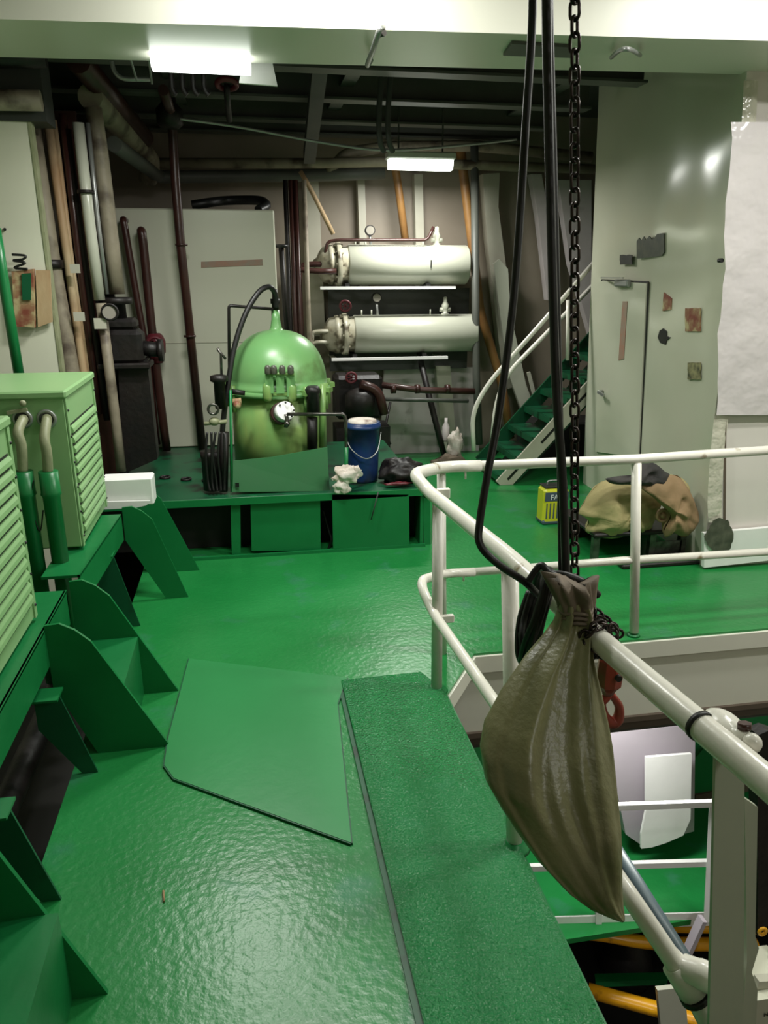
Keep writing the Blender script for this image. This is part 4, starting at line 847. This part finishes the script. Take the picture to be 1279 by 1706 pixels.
# ================================================================== CHAIN, CABLES, BAG, HOOK
YB = 1.52
t = T('hoist_chain', 'dark oiled steel hoist chain hanging from above to the bag', 'chain', P(957,990,y=YB+.04))
topz = 3.2; q0 = P(957,0,y=YB+.03); q1 = P(957,975,y=YB+.03); dirv = (q0-q1).normalized(); tot = (topz-q1.z)/dirv.z
def link_mesh(L_=.0345, W_=.0195, r=.0034):
    pts = []; h = L_/2-W_/2
    for k in range(7): a = math.pi*k/6; pts.append(V(math.cos(a)*W_/2, 0, h+math.sin(a)*W_/2))
    for k in range(7): a = math.pi+math.pi*k/6; pts.append(V(math.cos(a)*W_/2, 0, -h+math.sin(a)*W_/2))
    return MB().tube(pts, r, 6, closed=True)
lk = O('link', link_mesh(), M['chain'], t, origin=V(0,0,0)); WL[lk.name] = V(0,0,0)
tilt = V(0,0,1).rotation_difference(dirv); nl = int(tot/.0272)
for i in range(nl):
    c_ = q1+dirv*(i*.0272+.01); o = lk if i == 0 else lk.copy()
    if i: COL.objects.link(o); o.parent = t
    o.location = c_-WL[t.name]; o.rotation_mode = 'QUATERNION'
    o.rotation_quaternion = tilt @ Matrix.Rotation(math.radians(28+(90 if i % 2 else 0)+10*math.sin(i*.5)), 3, 'Z').to_quaternion()
# chain wrapped around the rail
def wrap(px, py, x, seed, n=11, R_=.036):
    c_ = P(px, py, x=x); ax = (topc[2]-topc[3]).normalized(); u = ax.orthogonal().normalized(); v = ax.cross(u)
    for k in range(n):
        a = 2*math.pi*k/n+seed; d = u*math.cos(a)+v*math.sin(a); tg = (-u*math.sin(a)+v*math.cos(a))
        o = lk.copy(); COL.objects.link(o); o.parent = tw; o.location = c_+d*R_+ax*.006*math.sin(k*2.1)-WL[tw.name]
        o.rotation_mode = 'QUATERNION'
        q = V(0,0,1).rotation_difference(tg); o.rotation_quaternion = q @ Matrix.Rotation(k*1.57+.4, 3, 'Z').to_quaternion()
tw = T('chain_wrap', 'dark chain wound around the near rail beside the bag neck', 'chain', P(985,1060,x=.73))
wrap(972,1046,.722,.2); wrap(984,1056,.722,1.1); wrap(998,1066,.724,.7)
for k in range(8):
    c_ = P(1010-4*k+3*math.sin(k),1022+8*k,y=1.40); o = lk.copy(); COL.objects.link(o); o.parent = tw
    o.location = P(962+9*k, 1010+1.0*k*k*.9, y=1.44)-WL[tw.name]; o.rotation_mode = 'XYZ'; o.rotation_euler = (.5*k,1.1+.1*k,.9*k)
for k in range(4):
    o = lk.copy(); COL.objects.link(o); o.parent = tw; o.location = P(1002-3*k,1078+3*k,y=1.45)-WL[tw.name]; o.rotation_mode = 'XYZ'; o.rotation_euler = (.4*k,.9,.7*k)
# cables
O('hoist_cable', MB().tube(spline([P(885,-330,y=1.7),P(887,0,y=1.7),P(876,200,y=1.68),P(857,480,y=1.64),P(832,680,y=1.6),P(812,790,y=1.56),P(799,870,y=1.54),P(800,908,y=1.52),P(830,940,y=1.50),P(872,968,y=1.52),P(895,990,y=1.56)],10), .0088, 10), M['black'], label='black rubber cable looping left in front of the rail', cat='cable')
O('hoist_cable', MB().tube(spline([P(909,-330,y=1.62),P(910,0,y=1.62),P(916,300,y=1.60),P(926,640,y=1.56),P(937,800,y=1.54),P(943,970,y=1.52)],10), .0098, 10), M['black'], label='straight thick black cable beside the chain', cat='cable')
O('hoist_cable', MB().tube(spline([P(913,-330,y=1.66),P(914,0,y=1.66),P(922,300,y=1.64),P(930,640,y=1.60),P(934,800,y=1.58),P(936,980,y=1.56)],10), .0088, 10), M['black'], label='second black cable just behind the straight thick one', cat='cable')
# cable coil hanging over rail
t = T('cable_bundle', 'bundle of black cable loops hung over the near rail', 'cable bundle', P(890,1100,y=1.66))
for k in range(18):
    dy = .012*math.sin(k*2.3); x0_ = 893+(k%9)*1.6; e_ = (k%6)*1.6; h_ = 26*((k*7)%5)/5
    pts = [P(x0_-4,1000,y=1.64+dy),P(x0_-2,962,y=1.62+dy),P(x0_+8,948,y=1.58+dy),P(x0_+14,968,y=1.52+dy),P(x0_+2-e_,1030,y=1.51+dy),P(x0_-14-e_,1070+h_,y=1.53+dy),P(x0_-24-e_*.6,1102-h_*.5,y=1.56+dy),P(x0_-31+e_,1080-h_,y=1.58+dy),P(x0_-27+e_,1030,y=1.61+dy),P(x0_-12+e_*.5,985,y=1.63+dy)]
    O('cable_loop', MB().tube(spline(pts,5), .0075, 7), M['black'], t)
O('tail_end', MB().tube(spline([P(905,955,y=1.5),P(940,958,y=1.47),P(975,972,y=1.46),P(996,992,y=1.46)]), .009, 8), M['black'], t)
O('tie_strap', MB().tube(spline([P(880,968,y=1.5),P(900,942,y=1.5),P(915,955,y=1.48),P(940,962,y=1.47)]), .008, 8), M['black'], t)
# bag
outl = [(1000,934,980,.022),(1018,930,985,.028),(1040,922,982,.034),(1065,904,982,.044),(1100,873,984,.056),(1150,838,994,.068),(1200,811,1003,.078),(1240,804,1009,.084),(1290,811,1014,.086),(1330,833,1018,.082),(1370,858,1023,.075),(1420,893,1027,.062),(1470,938,1030,.045),(1500,975,1034,.032),(1520,1010,1038,.018),(1532,1030,1040,.006)]
YG = 1.43
def ybag(py): return 1.43 if py < 1040 else 1.43-.36*(py-1040)/490
t = T('canvas_bag', 'olive canvas sack with gathered neck tied to the near rail', 'bag', P(1035,1532,y=1.07))
rows = []
def lerp(a, c_, t_): return a+(c_-a)*t_
fine = []
for i in range(len(outl)-1):
    for k in range(4): fine.append([lerp(outl[i][j], outl[i+1][j], k/4) for j in range(4)])
fine.append(list(outl[-1]))
NB = 96; vs = []
for i, (py, xl, xr, dp) in enumerate(fine):
    A = P(xl, py, y=ybag(py)); B_ = P(xr, py, y=ybag(py)); c_ = (A+B_)/2; hw = (B_.x-A.x)/2; tt = i/(len(fine)-1)
    for k in range(NB):
        a = 2*math.pi*k/NB; ca_, sa = math.cos(a), math.sin(a)
        fold = (.13*math.sin(6*a+1.3+tt*1.2)+.09*math.sin(11*a+.5-tt*2)+.03*math.sin(19*a+2))*(1-tt)**2.2*min(1, tt*6+.7)
        fold += .16*mnoise.noise(V(ca_*1.6, sa*1.6, tt*2.2+3))
        fold += .07*mnoise.noise(V(ca_*4, sa*4, tt*5))+.05*math.exp(-((a-5.0)/.10)**2)+.045*math.exp(-((a-4.35)/.12)**2)
        ex = math.copysign(abs(ca_)**.9, ca_); ey = math.copysign(abs(sa)**.8, sa)
        vs.append(c_+V(ex*hw*(1+fold*.12), ey*dp*(1+fold*2.0), 0))
fs = [(i*NB+k, i*NB+(k+1) % NB, (i+1)*NB+(k+1) % NB, (i+1)*NB+k) for i in range(len(fine)-1) for k in range(NB)]
fs.append(tuple(range((len(fine)-1)*NB, len(fine)*NB)))
O('bag_body', MB().add(vs, fs, True), M['bag'], t)
# frill at the neck
top = [(1022,934,986,.030),(1008,930,988,.026),(996,922,986,.030),(984,915,985,.036),(972,908,984,.038)]
vs = []; NB2 = 60
for i, (py, xl, xr, dp) in enumerate(top):
    A = P(xl, py, y=YG); B_ = P(xr, py, y=YG); c_ = (A+B_)/2; hw = (B_.x-A.x)/2
    for k in range(NB2):
        a = 2*math.pi*k/NB2; f = 1+(.22*math.sin(5*a+1)+.16*math.sin(9*a))*(.4+i*.2)
        p = c_+V(math.cos(a)*hw*f, math.sin(a)*dp*f, (.006*math.sin(3*a+2)+.008*math.sin(7*a)+.030*max(0,-math.cos(a))**3)*i/4)
        vs.append(p)
fs = [(i*NB2+k, i*NB2+(k+1) % NB2, (i+1)*NB2+(k+1) % NB2, (i+1)*NB2+k) for i in range(4) for k in range(NB2)]
fs.append(tuple(range(4*NB2, 5*NB2)))
O('bag_frill', MB().add(vs, fs, True), M['bagtop'], t)
b = MB()
for k in range(3):
    c0_ = P(958,1014+8*k,y=YG); b.tube([c0_+V(math.cos(a_*math.pi/10)*.036, math.sin(a_*math.pi/10)*.034, .004*math.sin(a_)) for a_ in range(20)], .0045, 6, closed=True)
O('tie_cord', b, M['bagtop'], t)
# hook
hb = P(1012,1090,y=1.50)
t = T('crane_hook', 'red swivel crane hook hanging below the near rail', 'hook', P(1018,1212,y=1.5))
b = MB(); c_ = P(1016,1118,y=1.5)
b.lathe([(.012,.055),(.022,.05),(.030,.03),(.032,-.0),(.030,-.035),(.018,-.05),(.014,-.062)][::-1], c_, n=8, flat=True); hbq = O('hook_block', b, M['hook'], t)
O('block_pin', MB().cyl(c_+V(.004,-.04,0), c_+V(.004,.03,0), .008, 10), M['oil'], hbq)
hk = [(1011,1142),(1012,1158),(1002,1172),(1006,1192),(1018,1204),(1029,1198),(1031,1178),(1022,1162),(1012,1150)]
rr = [.013,.012,.012,.014,.017,.016,.012,.010,.009]
sp = spline([P(a_,b_,y=1.5) for a_,b_ in hk], 6)
rs = []
for i in range(len(hk)-1):
    for k in range(6): rs.append(lerp(rr[i], rr[i+1], k/6))
rs.append(rr[-1])
O('hook_bow', MB().tube(sp, [x*.9 for x in rs], 12), M['hook'], t)
O('hook_link', MB().cyl(P(1006,1085,y=1.5), P(1012,1104,y=1.5), .012, 10), M['black'], t)
# ================================================================== LOWER LEVEL
t = T('lower_guardrail', 'white guardrail of the lower deck seen through the opening', 'guardrail', (2.2,3.6,-2.3))
for pa, pb, z_, nm in (((860,1350),(1192,1338),-1.40,'top_rail'),((860,1446),(1190,1437),-1.87,'middle_rail')):
    O(nm, MB().bar(P(*pa,z=z_), P(*pb,z=z_), .03, .04), M['wh'], t)
O('kick_plate', MB().bar(P(860,1540,z=-2.3), P(1200,1530,z=-2.3), .01, .11), M['wh'], t)
O('post', MB().bar(P(1178,1532,z=-2.3), P(1188,1336,z=-1.4), .045, .045), M['wh'], t)
O('post', MB().bar(P(996,1536,z=-2.3), P(1002,1344,z=-1.4), .04, .04), M['wh'], t)
O('ragged_board', MB().prism([P(1076,1262,y=3.95),P(1152,1256,y=3.95),P(1150,1365,y=3.95),P(1138,1392,y=3.95),P(1108,1405,y=3.95),P(1085,1412,y=3.95),P(1068,1414,y=3.95),P(1068,1390,y=3.95),P(1076,1350,y=3.95)], (0,.02,0)), M['wh'], label='ragged bright white panel on the lower deck', cat='panel')
O('lower_pillar', MB().prism([P(1008,1222,y=4.05),P(1158,1208,y=4.05),P(1156,1385,y=4.05),P(1068,1408,y=4.05),P(1042,1390,y=4.05)], (0,.06,0)), M['lilacpost'], label='lilac-grey plate column behind the white lower panel', cat='column')
O('lower_machine', MB().prism([V(2.9,4.5,-2.3),V(4.3,4.5,-2.3),V(4.3,4.5,-1.5),V(3.5,4.5,-1.5)], (0,.6,0)), M['green'], label='green casing on the lower deck right of the white panel', cat='casing')
O('lower_machine', MB().bbox(P(1156,1335,y=4.6),P(1250,1230,y=5.0),.02), M['oil'], label='dark machine under the deck behind the rail bracket', cat='machine')
O('low_beam', MB().bar(P(1156,1328,y=4.5),P(1300,1300,y=4.5),.04,.06), M['brownb'], label='brown beam crossing behind the lower rails', cat='beam')
def yp(px, py, z): return P(px, py, z=z)
t = pipe('yellow_pipe', [yp(935,1552,-2.75),yp(1000,1556,-2.75),yp(1080,1572,-2.75),yp(1260,1574,-2.75)], .045, M['yellow'], 'upper yellow pipe below the lower deck edge', rad=.2)
flange(t, yp(952,1554,-2.75), .055, M['orange'], (1,0,0), .05)
pipe('yellow_pipe', [yp(1110,1545,-2.7),yp(1260,1548,-2.7)], .035, M['yellow'], 'short yellow pipe behind the upper one at right')
pipe('yellow_pipe', [yp(980,1650,-2.9),yp(1060,1672,-2.9),yp(1170,1702,-2.9),yp(1260,1730,-2.9)], .048, M['yellow'], 'lowest yellow pipe at the bottom of the opening', rad=.2)
pipe('yellow_pipe', [yp(806,1285,-2.0),yp(838,1340,-2.0)], .04, M['orange'], 'orange-yellow pipe piece glimpsed left of the bag', rad=.2)
O('lower_step', MB().prism([yp(990,1622,-3.2),yp(1110,1620,-3.2),yp(1112,1632,-3.2),yp(992,1636,-3.2)], (0,0,-.05)), M['green'], label='narrow green ledge between the yellow pipes', cat='ledge')
O('pale_board', MB().prism([P(1095,1650,y=3.2),P(1140,1645,y=3.2),P(1150,1760,y=3.2),P(1105,1760,y=3.2)], (0,.03,0)), M['cond'], label='pale panel low behind the rail elbow', cat='panel')
O('lower_pump', MB().lathe([(.2,0),(.22,.1),(.18,.3),(.1,.42),(.05,.45)], yp(1040,1625,-3.9), n=20), M['oil'], label='dark pump body below the yellow pipes', cat='pump')
pipe('grey_blue_pipe', [P(1020,1405,y=3.0),P(1180,1660,y=2.4),P(1215,1720,y=2.3)], .035, M['greyblue'], 'grey-blue pipe running beneath the near lower rail')
O('strut', MB().bar(P(1170,1530,y=3.35),P(1145,1585,y=3.35),.06,.03), M['lilacpost'], label='white strut under the lower deck post', cat='strut')
# right edge beyond the third post
O('black_column', MB().prism([P(1262,1225,y=1.9),P(1279,1218,y=1.9),P(1300,1225,y=1.9),P(1300,1520,y=1.9),P(1262,1560,y=1.9)], (0,.05,0)), M['oil'], label='black column at the right frame edge behind the post', cat='column')
t = T('cream_machine', 'cream machine casing at the bottom right behind the post', 'machine', P(1290,1760,y=1.7))
O('casing', MB().prism([P(1248,1680,y=1.7),P(1256,1668,y=1.7),P(1340,1655,y=1.7),P(1340,1800,y=1.7),P(1244,1800,y=1.7)], (0,.2,0)), M['white'], t)
O('casing_bar', MB().bar(P(1258,1636,y=1.75),P(1340,1630,y=1.75),.03,.035), M['frame'], t)
text('N', P(1272,1694,y=1.697), .022, M['black'], t, (math.pi/2,0,0))
O('brass_ring', MB().torus(P(1270,1552,y=1.88),(0,1,0),.014,.006), M['yellow'], label='small brass ring beside the black column', cat='ring')
# small rod on deck
O('weld_rod', MB().cyl(P(272,1484,z=.004),P(273,1502,z=.004),.0035,6), M['sackb'], label='tiny tan stick lying on the near green deck', cat='stick')
